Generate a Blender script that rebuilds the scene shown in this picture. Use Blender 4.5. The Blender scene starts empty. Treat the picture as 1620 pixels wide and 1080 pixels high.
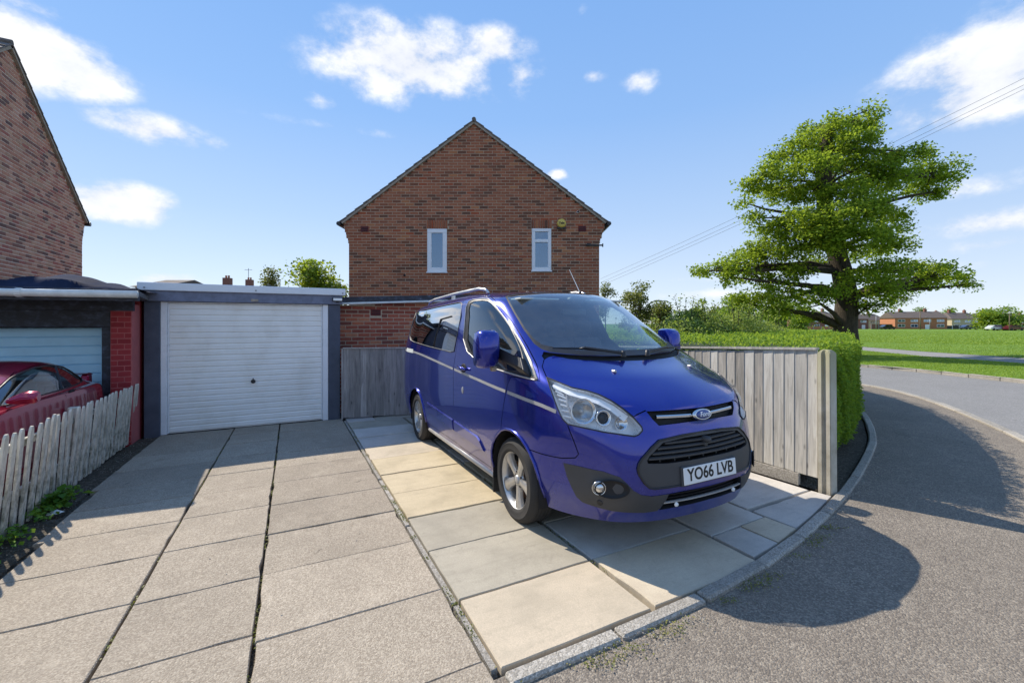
import bpy, bmesh, math, random
import numpy as np
from mathutils import Vector, Matrix

# ------------------------------------------------------------------ camera, sky, sun, exposure
# World axes follow the driveway: +Y runs from the street up to the garage, +X across it to the right.
scene = bpy.context.scene
col = scene.collection
TH = math.radians(27.0)
CT, ST = math.cos(TH), math.sin(TH)
CAM_H = 1.53
cam_data = bpy.data.cameras.new('camera')
cam = bpy.data.objects.new('camera', cam_data)
col.objects.link(cam)
cam.location = (0, 0, CAM_H)
cam.rotation_euler = (math.radians(90), 0, -TH)
cam_data.sensor_width = 36.0
cam_data.lens = 36.0 * 686.0 / 1620.0
cam_data.shift_y = -28.0 / 1620.0
cam_data.clip_start = 0.05
cam_data.clip_end = 6000
scene.camera = cam

SUN_TO = Vector((-0.43, 0.97, 1.0)).normalized()      # towards the sun
SUN_EL = math.asin(SUN_TO.z)
SUN_AZ = math.atan2(SUN_TO.x, SUN_TO.y)                # clockwise from +Y
scene.view_settings.view_transform = 'Standard'
scene.view_settings.look = 'None'
scene.view_settings.gamma = 1.0
scene.view_settings.use_curve_mapping = False
scene.view_settings.exposure = 1.18
scene.render.engine = 'CYCLES'
scene.cycles.use_denoising = True
scene.cycles.max_bounces = 8
scene.cycles.transparent_max_bounces = 12

world = bpy.data.worlds.new('World')
scene.world = world
world.use_nodes = True
SKY_K = 4.5           # radiance of the clear-air gradient
SKY_MIX = 0.10
def build_world():
    nt = world.node_tree
    N, L = nt.nodes, nt.links
    N.clear()
    def nd(t, **k):
        n = N.new(t)
        for a, b in k.items():
            setattr(n, a, b)
        return n
    out = nd('ShaderNodeOutputWorld')
    bg = nd('ShaderNodeBackground')
    bg.inputs['Strength'].default_value = 0.12
    sky = nd('ShaderNodeTexSky', sky_type='NISHITA')
    sky.sun_disc = False
    sky.sun_elevation = SUN_EL
    sky.sun_rotation = SUN_AZ
    sky.altitude = 50
    sky.air_density = 1.0
    sky.dust_density = 0.0
    sky.ozone_density = 3.0
    tc = nd('ShaderNodeTexCoord')
    nz = nd('ShaderNodeTexNoise')
    nz.inputs['Scale'].default_value = 7.5
    nz.inputs['Detail'].default_value = 11.0
    nz.inputs['Roughness'].default_value = 0.62
    mp = nd('ShaderNodeMapping')
    mp.inputs['Scale'].default_value = (1, 1, 1.6)
    L.new(tc.outputs['Generated'], mp.inputs['Vector'])
    L.new(mp.outputs['Vector'], nz.inputs['Vector'])
    # cumulus: (pixel-free) directions as azimuth from the camera axis, elevation, half-widths, density
    def direction(u, v):
        d = Vector(((u - 810) / 686.0, 1.0, -(v - 512) / 686.0))
        return Vector((CT * d.x + ST * d.y, -ST * d.x + CT * d.y, d.z)).normalized()
    clouds = [(50, 82, 88, 46, 1.0), (135, 122, 58, 36, .9), (240, 205, 84, 24, .9), (325, 224, 56, 14, .6), (195, 322, 78, 30, 1.1), (55, 12, 70, 15, .6),
              (650, 100, 175, 62, 1.0), (780, 75, 75, 34, .85), (720, 140, 150, 30, .5), (820, 120, 70, 40, .6),
              (1010, 128, 42, 22, .62), (940, 122, 28, 14, .6), (925, 16, 25, 14, .4), (508, 158, 46, 18, .5), (555, 40, 50, 14, .42),
              (1590, 95, 130, 60, 1.0), (1560, 150, 120, 40, .9), (885, 276, 24, 12, .7), (560, 205, 200, 13, .42), (1545, 300, 60, 25, .55),
              (1590, 350, 120, 22, .75), (1450, 320, 60, 22, .5), (1575, 386, 70, 14, .7), (270, 442, 70, 16, .75), (1300, 430, 400, 12, .5), (1080, 466, 260, 16, .42), (480, 310, 60, 6, .3)]
    rnd = random.Random(4)
    dirs = [(direction(u, v), a / 686.0 * .74, b / 686.0 * .82, s) for u, v, a, b, s in clouds]
    for i in range(34):                                        # the same fair-weather cumulus all round the sky
        az = TH + math.radians(68 + i * 224 / 33 + rnd.uniform(-5, 5)); el = math.radians(rnd.choice((8, 16, 26, 38, 52, 66)) + rnd.uniform(-4, 4))
        a = rnd.uniform(.07, .22)
        dirs.append((Vector((math.sin(az) * math.cos(el), math.cos(az) * math.cos(el), math.sin(el))), a, a * rnd.uniform(.25, .45), rnd.uniform(.6, 1)))
    acc = None
    for c, a, b, s in dirs:
        t = Vector((c.y, -c.x, 0)).normalized()
        n = c.cross(t)
        cz = max(.35, 1 - c.dot(direction(810, 512)) * .5)
        sub = nd('ShaderNodeVectorMath', operation='SUBTRACT')
        L.new(tc.outputs['Generated'], sub.inputs[0]); sub.inputs[1].default_value = c
        comb = nd('ShaderNodeCombineXYZ')
        for k, w in enumerate((t / a, n / b, c * 2.0)):
            d = nd('ShaderNodeVectorMath', operation='DOT_PRODUCT')
            L.new(sub.outputs[0], d.inputs[0]); d.inputs[1].default_value = w
            L.new(d.outputs['Value'], comb.inputs[k])
        ln = nd('ShaderNodeVectorMath', operation='LENGTH')
        L.new(comb.outputs[0], ln.inputs[0])
        mr = nd('ShaderNodeMapRange')
        L.new(ln.outputs['Value'], mr.inputs['Value'])
        mr.inputs['From Min'].default_value = 0.15; mr.inputs['From Max'].default_value = 1.55
        mr.inputs['To Min'].default_value = s; mr.inputs['To Max'].default_value = 0
        if acc is None:
            acc = mr.outputs[0]
        else:
            mx = nd('ShaderNodeMath', operation='MAXIMUM')
            L.new(acc, mx.inputs[0]); L.new(mr.outputs[0], mx.inputs[1]); acc = mx.outputs[0]
    # ragged edges
    m1 = nd('ShaderNodeMath', operation='MULTIPLY_ADD')
    L.new(nz.outputs['Fac'], m1.inputs[0]); m1.inputs[1].default_value = 2.7; m1.inputs[2].default_value = -1.35
    gate = nd('ShaderNodeMath', operation='MULTIPLY')
    g2 = nd('ShaderNodeMath', operation='MULTIPLY_ADD'); L.new(acc, g2.inputs[0]); g2.inputs[1].default_value = 1.2; g2.inputs[2].default_value = .12; g2.use_clamp = True
    L.new(m1.outputs[0], gate.inputs[0]); L.new(g2.outputs[0], gate.inputs[1])
    ad = nd('ShaderNodeMath', operation='ADD')
    L.new(acc, ad.inputs[0]); L.new(gate.outputs[0], ad.inputs[1])
    rp = nd('ShaderNodeMapRange', interpolation_type='SMOOTHSTEP')
    L.new(ad.outputs[0], rp.inputs['Value'])
    rp.inputs['From Min'].default_value = 0.30; rp.inputs['From Max'].default_value = 0.88
    rp.inputs['To Max'].default_value = 0.93
    # slightly grey in the thick parts
    cr = nd('ShaderNodeMapRange')
    L.new(nz.outputs['Fac'], cr.inputs['Value']); cr.inputs['From Min'].default_value = .35; cr.inputs['From Max'].default_value = .65
    mixc = nd('ShaderNodeMix', data_type='RGBA')
    L.new(cr.outputs[0], mixc.inputs['Factor'])
    mixc.inputs['A'].default_value = (2.9, 3.05, 3.4, 1); mixc.inputs['B'].default_value = (4.2, 4.2, 4.25, 1)
    mix = nd('ShaderNodeMix', data_type='RGBA')
    L.new(rp.outputs[0], mix.inputs['Factor'])
    # clear spring air: deep blue overhead paling evenly to the horizon, with the physical sky's brightening towards the sun mixed in
    sz = nd('ShaderNodeSeparateXYZ'); L.new(tc.outputs['Generated'], sz.inputs[0])
    gr = nd('ShaderNodeValToRGB'); L.new(sz.outputs['Z'], gr.inputs['Fac'])
    K = SKY_K
    stops = [(0.0, (.62, .69, .78)), (.08, (.53, .62, .76)), (.22, (.38, .52, .745)), (.42, (.235, .415, .74)), (.70, (.16, .34, .70)), (1.0, (.13, .29, .66))]
    el = gr.color_ramp.elements
    for i, (p, c) in enumerate(stops):
        e = el[0] if i == 0 else (el[1] if i == 1 else el.new(p))
        e.position = p; e.color = (c[0], c[1], c[2], 1)
    gm = nd('ShaderNodeMix', data_type='RGBA', blend_type='MULTIPLY'); gm.inputs['Factor'].default_value = 1.0
    L.new(gr.outputs['Color'], gm.inputs['A']); gm.inputs['B'].default_value = (K, K, K, 1)
    sm = nd('ShaderNodeMix', data_type='RGBA'); sm.inputs['Factor'].default_value = SKY_MIX
    L.new(gm.outputs['Result'], sm.inputs['A']); L.new(sky.outputs['Color'], sm.inputs['B'])
    L.new(sm.outputs['Result'], mix.inputs['A']); L.new(mixc.outputs['Result'], mix.inputs['B'])
    L.new(mix.outputs['Result'], bg.inputs['Color'])
    L.new(bg.outputs[0], out.inputs['Surface'])
build_world()
world.cycles.sampling_method = 'MANUAL'
world.cycles.sample_map_resolution = 512

sun_data = bpy.data.lights.new('sun', 'SUN')
sun_data.energy = 2.7
sun_data.angle = math.radians(0.53)
sun_data.color = (1.0, 0.915, 0.79)
sun = bpy.data.objects.new('sun', sun_data)
col.objects.link(sun)
sun.rotation_euler = SUN_TO.to_track_quat('Z', 'Y').to_euler()

# ------------------------------------------------------------------ helpers
RND = random.Random(11)
def gz(y):                       # the land falls gently from the street to the houses
    return -0.016 * min(max(y, -10.0), 18.0)
def W(X, Y, z=None):             # camera-aligned plan metres (right, ahead) -> world
    x, y = CT * X + ST * Y, -ST * X + CT * Y
    return (x, y) if z is None else (x, y, z)
def lin(h):
    h = h.lstrip('#')
    c = [int(h[i:i + 2], 16) / 255 for i in (0, 2, 4)]
    return tuple(x / 12.92 if x <= .04045 else ((x + .055) / 1.055) ** 2.4 for x in c) + (1,)
def tag(o, label=None, cat=None, group=None, kind=None):
    for k, v in (('label', label), ('category', cat), ('group', group), ('kind', kind)):
        if v: o[k] = v
    return o
def empty(name, loc=(0, 0, 0), rz=0, label=None, cat=None, group=None, kind=None, parent=None):
    o = bpy.data.objects.new(name, None)
    o.empty_display_size = .1
    o.location = loc; o.rotation_euler = (0, 0, rz)
    col.objects.link(o)
    if parent: o.parent = parent
    return tag(o, label, cat, group, kind)
def link(name, me, mat, parent=None, smooth=False):
    o = bpy.data.objects.new(name, me)
    col.objects.link(o)
    if mat is not None and not me.materials: me.materials.append(mat)
    if parent: o.parent = parent
    if smooth: me.polygons.foreach_set('use_smooth', [True] * len(me.polygons))
    return o
class MB:
    def __init__(s): s.v = []; s.f = []
    def add(s, vs, fs):
        n = len(s.v); s.v += [tuple(p) for p in vs]; s.f += [tuple(i + n for i in f) for f in fs]; return s
    def box(s, x0, x1, y0, y1, z0, z1, M=None):
        vs = [Vector((x, y, z)) for z in (z0, z1) for y in (y0, y1) for x in (x0, x1)]
        if M is not None: vs = [M @ p for p in vs]
        return s.add(vs, [(0, 2, 3, 1), (4, 5, 7, 6), (0, 1, 5, 4), (2, 6, 7, 3), (0, 4, 6, 2), (1, 3, 7, 5)])
    def cbox(s, x0, x1, y0, y1, z0, z1, b=.01, M=None):       # box with chamfered edges
        X, Y, Z = (x0, x1), (y0, y1), (z0, z1)
        vs = []; idx = {}
        for i in (0, 1):
            for j in (0, 1):
                for k in (0, 1):
                    for a in range(3):
                        p = [X[i], Y[j], Z[k]]
                        for q, (lo, e) in enumerate(((0, i), (1, j), (2, k))):
                            if q != a: p[q] += b if e == 0 else -b
                        idx[i, j, k, a] = len(vs); vs.append(Vector(p) if M is None else M @ Vector(p))
        F = []
        for a in range(3):
            o = [q for q in range(3) if q != a]
            for e in (0, 1):
                quad = []
                for (m, n) in ((0, 0), (1, 0), (1, 1), (0, 1)):
                    t = [0, 0, 0]; t[a] = e; t[o[0]] = m; t[o[1]] = n
                    quad.append(idx[t[0], t[1], t[2], a])
                flip = (e == 0) ^ (a == 1)
                F.append(tuple(reversed(quad)) if flip else tuple(quad))
        for a in range(3):                                     # edges parallel to axis a
            o = [q for q in range(3) if q != a]
            for m in (0, 1):
                for n in (0, 1):
                    def g(e, ax):
                        t = [0, 0, 0]; t[a] = e; t[o[0]] = m; t[o[1]] = n
                        return idx[t[0], t[1], t[2], ax]
                    F.append((g(0, o[0]), g(1, o[0]), g(1, o[1]), g(0, o[1])))
        for i in (0, 1):
            for j in (0, 1):
                for k in (0, 1):
                    F.append((idx[i, j, k, 0], idx[i, j, k, 1], idx[i, j, k, 2]))
        return s.add(vs, F)
    def prism(s, pts, h0, h1, axis='z', M=None):               # extrude a polygon
        n = len(pts); vs = []
        for h in (h0, h1):
            for p in pts:
                q = {'z': (p[0], p[1], h), 'y': (p[0], h, p[1]), 'x': (h, p[0], p[1])}[axis]
                vs.append(Vector(q) if M is None else M @ Vector(q))
        F = [tuple(range(n))[::-1], tuple(range(n, 2 * n))] + [(i, (i + 1) % n, n + (i + 1) % n, n + i) for i in range(n)]
        return s.add(vs, F)
    def tube(s, pts, rad, n=8, cap=True):
        pts = [Vector(p) for p in pts]
        if not hasattr(rad, '__len__'): rad = [rad] * len(pts)
        base = len(s.v); up = Vector((0, 0, 1)); prev = None
        for i, p in enumerate(pts):
            d = (pts[min(i + 1, len(pts) - 1)] - pts[max(i - 1, 0)])
            d = d.normalized() if d.length > 1e-9 else Vector((0, 0, 1))
            if prev is None:
                a = d.cross(up if abs(d.z) < .9 else Vector((1, 0, 0))).normalized()
            else:
                a = (prev - d * prev.dot(d)); a = a.normalized() if a.length > 1e-6 else d.orthogonal().normalized()
            prev = a; b = d.cross(a)
            for k in range(n):
                t = 2 * math.pi * k / n
                s.v.append(tuple(p + (a * math.cos(t) + b * math.sin(t)) * rad[i]))
        for i in range(len(pts) - 1):
            for k in range(n):
                s.f.append((base + i * n + k, base + i * n + (k + 1) % n, base + (i + 1) * n + (k + 1) % n, base + (i + 1) * n + k))
        if cap:
            s.f.append(tuple(base + k for k in range(n))[::-1]); e = base + (len(pts) - 1) * n
            s.f.append(tuple(e + k for k in range(n)))
        return s
    def lathe(s, prof, n=24, M=None, closed=False):           # profile (r, h) round local Z
        base = len(s.v)
        for r, h in prof:
            for k in range(n):
                t = 2 * math.pi * k / n; p = Vector((r * math.cos(t), r * math.sin(t), h))
                s.v.append(tuple(M @ p if M is not None else p))
        m = len(prof)
        for i in range(m if closed else m - 1):
            for k in range(n):
                a, b = base + i * n, base + ((i + 1) % m) * n
                s.f.append((a + k, a + (k + 1) % n, b + (k + 1) % n, b + k))
        return s
    def mesh(s, name):
        me = bpy.data.meshes.new(name); me.from_pydata(s.v, [], s.f); me.update(); return me
    def build(s, name, mat, parent=None, smooth=False, fix=True):
        me = s.mesh(name)
        if fix:
            bm = bmesh.new(); bm.from_mesh(me); bmesh.ops.recalc_face_normals(bm, faces=bm.faces); bm.to_mesh(me); bm.free()
        o = link(name, me, mat, parent, smooth)
        return o
def auto_smooth(o, deg=35):
    me = o.data
    bm = bmesh.new(); bm.from_mesh(me)
    for f in bm.faces: f.smooth = True
    for e in bm.edges:
        if len(e.link_faces) == 2 and e.calc_face_angle(0) > math.radians(deg): e.smooth = False
    bm.to_mesh(me); bm.free()
    return o
def bevel(o, w=.01, seg=2, deg=30):
    bm = bmesh.new(); bm.from_mesh(o.data)
    es = [e for e in bm.edges if len(e.link_faces) == 2 and e.calc_face_angle(0) > math.radians(deg)]
    bmesh.ops.bevel(bm, geom=es, offset=w, segments=seg, affect='EDGES', clamp_overlap=True)
    bm.to_mesh(o.data); bm.free()
    return auto_smooth(o, 40)
def box(name, b, mat, parent=None, bev=0.0, M=None):
    m = MB()
    if bev: m.cbox(*b, b=bev, M=M)
    else: m.box(*b, M=M)
    return m.build(name, mat, parent)
def text_mesh(name, body, mat, parent, size, ext, M, sx=1.0, shear=0.0, bold=0.0):
    cu = bpy.data.curves.new(name, 'FONT')
    cu.body = body; cu.size = size; cu.extrude = ext; cu.align_x = 'CENTER'; cu.align_y = 'CENTER'; cu.shear = shear; cu.offset = bold
    cu.resolution_u = 4
    t = bpy.data.objects.new(name, cu); col.objects.link(t)
    dg = bpy.context.evaluated_depsgraph_get()
    me = bpy.data.meshes.new_from_object(t.evaluated_get(dg))
    bpy.data.objects.remove(t); bpy.data.curves.remove(cu)
    me.transform(Matrix.Diagonal((sx, 1, 1, 1))); me.transform(M)
    me.name = name
    return link(name, me, mat, parent)
def sheet(name, pts, dz, mat, kind='structure', parent=None, holes=None):
    """a ground sheet that follows the fall of the land"""
    bm = bmesh.new()
    f = bm.faces.new([bm.verts.new((p[0], p[1], 0)) for p in pts])
    f.normal_update()
    if f.normal.z < 0: f.normal_flip()
    for y in (-10, 18):
        bmesh.ops.bisect_plane(bm, geom=bm.verts[:] + bm.edges[:] + bm.faces[:], plane_co=(0, y, 0), plane_no=(0, 1, 0))
    bmesh.ops.triangulate(bm, faces=bm.faces[:])
    for v in bm.verts: v.co.z = gz(v.co.y) + dz
    me = bpy.data.meshes.new(name); bm.to_mesh(me); bm.free()
    o = link(name, me, mat, parent)
    if kind and not parent: o['kind'] = kind
    return o

# ------------------------------------------------------------------ materials (all node-based)
def nmat(name):
    m = bpy.data.materials.new(name); m.use_nodes = True
    nt = m.node_tree; nt.nodes.clear()
    return m, nt
class NG:
    def __init__(s, name):
        s.m, s.nt = nmat(name)
        s.out = s.nt.nodes.new('ShaderNodeOutputMaterial')
        s.p = s.nt.nodes.new('ShaderNodeBsdfPrincipled')
        s.nt.links.new(s.p.outputs[0], s.out.inputs['Surface'])
        s.tc = s.nt.nodes.new('ShaderNodeTexCoord')
    def n(s, t, **k):
        x = s.nt.nodes.new(t)
        for a, b in k.items(): setattr(x, a, b)
        return x
    def l(s, a, b): s.nt.links.new(a, b)
    def vec(s, coord='Object', scale=(1, 1, 1), rot=(0, 0, 0), rand=False):
        mp = s.n('ShaderNodeMapping'); mp.inputs['Scale'].default_value = scale; mp.inputs['Rotation'].default_value = rot
        src = s.n('ShaderNodeNewGeometry').outputs['Position'] if coord == 'World' else s.tc.outputs[coord]
        s.l(src, mp.inputs['Vector'])
        if rand:
            oi = s.n('ShaderNodeObjectInfo'); mu = s.n('ShaderNodeMath', operation='MULTIPLY'); mu.inputs[1].default_value = 57.0
            s.l(oi.outputs['Random'], mu.inputs[0]); s.l(mu.outputs[0], mp.inputs['Location'])
        return mp.outputs[0]
    def noise(s, v, scale, detail=4, rough=.55, dist=0):
        x = s.n('ShaderNodeTexNoise'); s.l(v, x.inputs['Vector'])
        x.inputs['Scale'].default_value = scale; x.inputs['Detail'].default_value = detail; x.inputs['Roughness'].default_value = rough; x.inputs['Distortion'].default_value = dist
        return x.outputs['Fac']
    def voro(s, v, scale, feature='F1', out='Distance'):
        x = s.n('ShaderNodeTexVoronoi', feature=feature); s.l(v, x.inputs['Vector']); x.inputs['Scale'].default_value = scale
        return x.outputs[out]
    def ramp(s, f, stops):
        x = s.n('ShaderNodeValToRGB'); s.l(f, x.inputs['Fac']); e = x.color_ramp.elements
        e[0].position, e[0].color = stops[0][0], stops[0][1]
        e[1].position, e[1].color = stops[-1][0], stops[-1][1]
        for p, c in stops[1:-1]:
            y = e.new(p); y.color = c
        return x.outputs['Color']
    def mr(s, f, a, b, c=0, d=1):
        x = s.n('ShaderNodeMapRange'); s.l(f, x.inputs['Value'])
        for k, q in zip(('From Min', 'From Max', 'To Min', 'To Max'), (a, b, c, d)): x.inputs[k].default_value = q
        return x.outputs[0]
    def mix(s, f, a, b, mode='MIX'):
        x = s.n('ShaderNodeMix', data_type='RGBA', blend_type=mode)
        for k, q in (('Factor', f), ('A', a), ('B', b)):
            if isinstance(q, (int, float)): x.inputs[k].default_value = q
            elif isinstance(q, tuple): x.inputs[k].default_value = q
            else: s.l(q, x.inputs[k])
        return x.outputs['Result']
    def math(s, op, a, b=0.0):
        x = s.n('ShaderNodeMath', operation=op)
        for k, q in ((0, a), (1, b)):
            if isinstance(q, (int, float)): x.inputs[k].default_value = q
            else: s.l(q, x.inputs[k])
        return x.outputs[0]
    def tone(s):
        at = s.n('ShaderNodeAttribute', attribute_name='tone'); oi = s.n('ShaderNodeObjectInfo')
        return s.math('FRACT', s.math('ADD', at.outputs['Fac'], oi.outputs['Random']))
    def set(s, **k):
        for a, q in k.items():
            i = s.p.inputs[a.replace('_', ' ')]
            if isinstance(q, (int, float)): i.default_value = q
            elif isinstance(q, tuple): i.default_value = q
            else: s.l(q, i)
        return s
    def bump(s, h, strength=.3, dist=.01):
        x = s.n('ShaderNodeBump'); x.inputs['Strength'].default_value = strength; x.inputs['Distance'].default_value = dist
        s.l(h, x.inputs['Height']); s.l(x.outputs[0], s.p.inputs['Normal']); return s
def g3(v, a=1): return (v, v, v, a)
def scl(c, k): return (c[0] * k, c[1] * k, c[2] * k, 1)
def plain(name, c, rough=.5, metal=0, var=.12, scale=6, bump=0, coat=0, rand=True, bscale=None):
    g = NG(name); v = g.vec('Object', rand=rand)
    n = g.noise(v, scale, 5, .6)
    g.set(Base_Color=g.ramp(n, [(.25, scl(c, 1 - var)), (.75, scl(c, 1 + var))]), Metallic=metal, Coat_Weight=coat, Coat_Roughness=.04)
    g.set(Roughness=g.mr(n, .3, .7, max(0, rough - .08), min(1, rough + .08)))
    if bump: g.bump(g.noise(v, bscale or scale * 8, 3, .6), bump, .004)
    return g.m
M = {}
def aggregate(name, cols, stones=150, dirt=.35, rand=True, coord='World', bump=.5, bd=.006):
    """exposed-aggregate / tarmac: stones of different greys, dirty patches"""
    g = NG(name); v = g.vec(coord)
    vr = g.n('ShaderNodeTexVoronoi'); g.l(v, vr.inputs['Vector']); vr.inputs['Scale'].default_value = stones
    sep = g.n('ShaderNodeSeparateColor'); g.l(vr.outputs['Color'], sep.inputs[0])
    stone = g.ramp(sep.outputs[0], [(0, cols[0]), (.55, cols[1]), (1, cols[2])])
    fine = g.noise(v, stones * .45, 3, .7)
    base = g.mix(g.mr(fine, .35, .65, 0, .5), stone, scl(cols[1], .80))
    big = g.noise(v, .9, 6, .62)
    base = g.mix(g.mr(big, .40, .72, 0, dirt), base, scl(cols[1], .55))
    mid = g.noise(v, 5.5, 5, .65)
    base = g.mix(g.mr(mid, .52, .75, 0, dirt * .8), base, scl(cols[2], 1.05))
    st = g.noise(v, 2.1, 7, .7, .4); base = g.mix(g.mr(st, .60, .70, 0, dirt * 1.1), base, scl(cols[0], .75))
    drip = g.noise(v, 8.5, 2, .5); base = g.mix(g.mr(drip, .745, .78, 0, .6), base, scl(cols[0], .45))
    if rand:
        oi = g.n('ShaderNodeObjectInfo'); base = g.mix(.5, base, g.ramp(oi.outputs['Random'], [(0, g3(.38)), (1, g3(.62))]), 'OVERLAY')
    g.set(Base_Color=base, Roughness=.92, Specular_IOR_Level=.25)
    g.bump(g.math('SUBTRACT', fine, g.math('MULTIPLY', vr.outputs['Distance'], .9)), bump, bd)
    return g.m
def flagstone(name, c, rough=.88):
    g = NG(name); v = g.vec('World'); oi = g.n('ShaderNodeObjectInfo')
    n = g.noise(v, 2.6, 7, .62); f = g.noise(v, 120, 3, .7); st = g.noise(g.vec('World', (1, 5, 1), (0, 0, .5)), 3.0, 5, .6)
    b = g.ramp(n, [(.28, scl(c, .74)), (.5, c), (.75, scl(c, 1.16))])
    b = g.mix(g.mr(st, .5, .75, 0, .4), b, scl(c, .66))
    sp = g.noise(v, 14, 6, .7); b = g.mix(g.mr(sp, .56, .72, 0, .45), b, scl(c, .55)); b = g.mix(g.mr(sp, .30, .42, .35, 0), b, scl(c, 1.18))
    b = g.mix(g.mr(f, .3, .7, 0, .55), b, scl(c, .66))
    b = g.mix(.55, b, g.ramp(oi.outputs['Random'], [(0, g3(.42)), (1, g3(.58))]), 'OVERLAY')
    g.set(Base_Color=b, Roughness=rough, Specular_IOR_Level=.3)
    g.bump(g.math('ADD', f, g.math('MULTIPLY', n, .6)), .35, .004)
    return g.m
def brick_mat(name, stops, spots=.35):
    g = NG(name); v = g.vec('World'); t = g.tone()
    x = g.n('ShaderNodeValToRGB'); g.l(t, x.inputs['Fac']); x.color_ramp.interpolation = 'CONSTANT'
    e = x.color_ramp.elements
    e[0].position, e[0].color = stops[0]; e[1].position, e[1].color = stops[1]
    for p, c in stops[2:]:
        q = e.new(p); q.color = c
    b = x.outputs['Color']
    n = g.noise(v, 26, 5, .65); big = g.noise(v, .7, 4, .6)
    b = g.mix(g.mr(n, .35, .7, 0, spots), b, scl(stops[1][1], .42))
    b = g.mix(g.mr(big, .45, .7, 0, .3), b, scl(stops[0][1], .55))
    g.set(Base_Color=b, Roughness=.9, Specular_IOR_Level=.2)
    g.bump(g.noise(v, 120, 3, .7), .4, .004)
    return g.m
def wood(name, c, dark, grain=(26, 26, 1.6), rough=.85, patch=.5, contrast=1.0):
    g = NG(name); v = g.vec('Object', grain, rand=True); v2 = g.vec('Object', (3, 3, 1), rand=True)
    n = g.noise(v, 2.0, 6, .6, 1.2); p = g.noise(v2, 2.2, 6, .65)
    k = g.voro(g.vec('Object', (9, 2, 3.2), rand=True), 1.0)
    b = g.ramp(n, [(.25, dark), (.5, scl(c, .85)), (.62, c), (.8, scl(c, 1.12))])
    b = g.mix(g.mr(p, .42, .75, 0, patch), b, scl(dark, .9))
    b = g.mix(g.mr(k, .03, .13, .8, 0), b, scl(dark, .45))
    oi = g.n('ShaderNodeObjectInfo')
    b = g.mix(.95 * contrast, b, g.ramp(oi.outputs['Random'], [(0, g3(.30)), (1, g3(.64))]), 'OVERLAY')
    g.set(Base_Color=b, Roughness=rough, Specular_IOR_Level=.25)
    g.bump(n, .5, .004)
    return g.m
def leaf_mat(name, stops, trans=.35, rough=.55):
    g = NG(name); t = g.tone()
    c = g.ramp(t, stops)
    g.set(Base_Color=c, Roughness=rough, Specular_IOR_Level=.35)
    tr = g.n('ShaderNodeBsdfTranslucent'); g.l(g.mix(.45, c, (.55, .68, .06, 1)), tr.inputs['Color'])
    mx = g.n('ShaderNodeMixShader'); mx.inputs[0].default_value = trans
    g.l(g.p.outputs[0], mx.inputs[1]); g.l(tr.outputs[0], mx.inputs[2]); g.l(mx.outputs[0], g.out.inputs['Surface'])
    return g.m
def glass(name, tint=(.8, .88, .86, 1), refl=1.0, rough=0.0, dirt=.0, base=.04):
    """thin pane: see-through with mirror reflections that grow at grazing angles"""
    m, nt = nmat(name); N, L = nt.nodes, nt.links
    out = N.new('ShaderNodeOutputMaterial'); tr = N.new('ShaderNodeBsdfTransparent'); gl = N.new('ShaderNodeBsdfGlossy')
    tr.inputs[0].default_value = tint; gl.inputs['Roughness'].default_value = rough
    gl.inputs['Color'].default_value = (.95, .97, 1, 1)
    fr = N.new('ShaderNodeMath'); fr.operation = 'POWER'; fr.inputs[1].default_value = 4.0
    lw = N.new('ShaderNodeLayerWeight'); lw.inputs['Blend'].default_value = .5; L.new(lw.outputs['Facing'], fr.inputs[0])
    mu = N.new('ShaderNodeMath'); mu.operation = 'MULTIPLY_ADD'; mu.inputs[1].default_value = refl; mu.inputs[2].default_value = base; mu.use_clamp = True
    L.new(fr.outputs[0], mu.inputs[0])
    mx = N.new('ShaderNodeMixShader'); L.new(mu.outputs[0], mx.inputs[0]); L.new(tr.outputs[0], mx.inputs[1]); L.new(gl.outputs[0], mx.inputs[2])
    res = mx.outputs[0]
    if dirt:
        df = N.new('ShaderNodeBsdfDiffuse'); df.inputs[0].default_value = (.55, .56, .55, 1)
        tc = N.new('ShaderNodeTexCoord'); nz = N.new('ShaderNodeTexNoise'); nz.inputs['Scale'].default_value = 9; nz.inputs['Detail'].default_value = 8; nz.inputs['Roughness'].default_value = .7
        L.new(tc.outputs['Object'], nz.inputs['Vector'])
        mr = N.new('ShaderNodeMapRange'); L.new(nz.outputs[0], mr.inputs[0]); mr.inputs[1].default_value = .35; mr.inputs[2].default_value = .75; mr.inputs[3].default_value = dirt * .3; mr.inputs[4].default_value = dirt
        m2 = N.new('ShaderNodeMixShader'); L.new(mr.outputs[0], m2.inputs[0]); L.new(res, m2.inputs[1]); L.new(df.outputs[0], m2.inputs[2]); res = m2.outputs[0]
    L.new(res, out.inputs['Surface'])
    return m
def car_paint(name, c, flake, rough=.32, metal=.55, dust=.10, dustc=(.36, .33, .29, 1), lowk=1.0):
    g = NG(name); v = g.vec('Object')
    fl = g.noise(v, 900, 2, .7); n = g.noise(v, 3.2, 7, .66)
    b = g.mix(g.mr(fl, .4, .7, 0, .5), c, flake)
    sep = g.n('ShaderNodeSeparateXYZ'); g.l(g.tc.outputs['Object'], sep.inputs[0])
    low = g.mr(sep.outputs['Z'], .25, .75, 1, 0)                       # road dirt thrown up on the lower panels
    d = g.math('ADD', g.mr(n, .42, .8, 0, dust), g.math('MULTIPLY', low, g.mr(n, .3, .7, .05 * lowk, .34 * lowk)))
    b = g.mix(d, b, dustc)
    g.set(Base_Color=b, Metallic=g.mr(d, 0, .5, metal, 0), Roughness=g.mr(d, 0, .5, rough, .75), Coat_Weight=g.mr(d, 0, .6, 1, .35), Coat_Roughness=.045)
    return g.m

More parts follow.
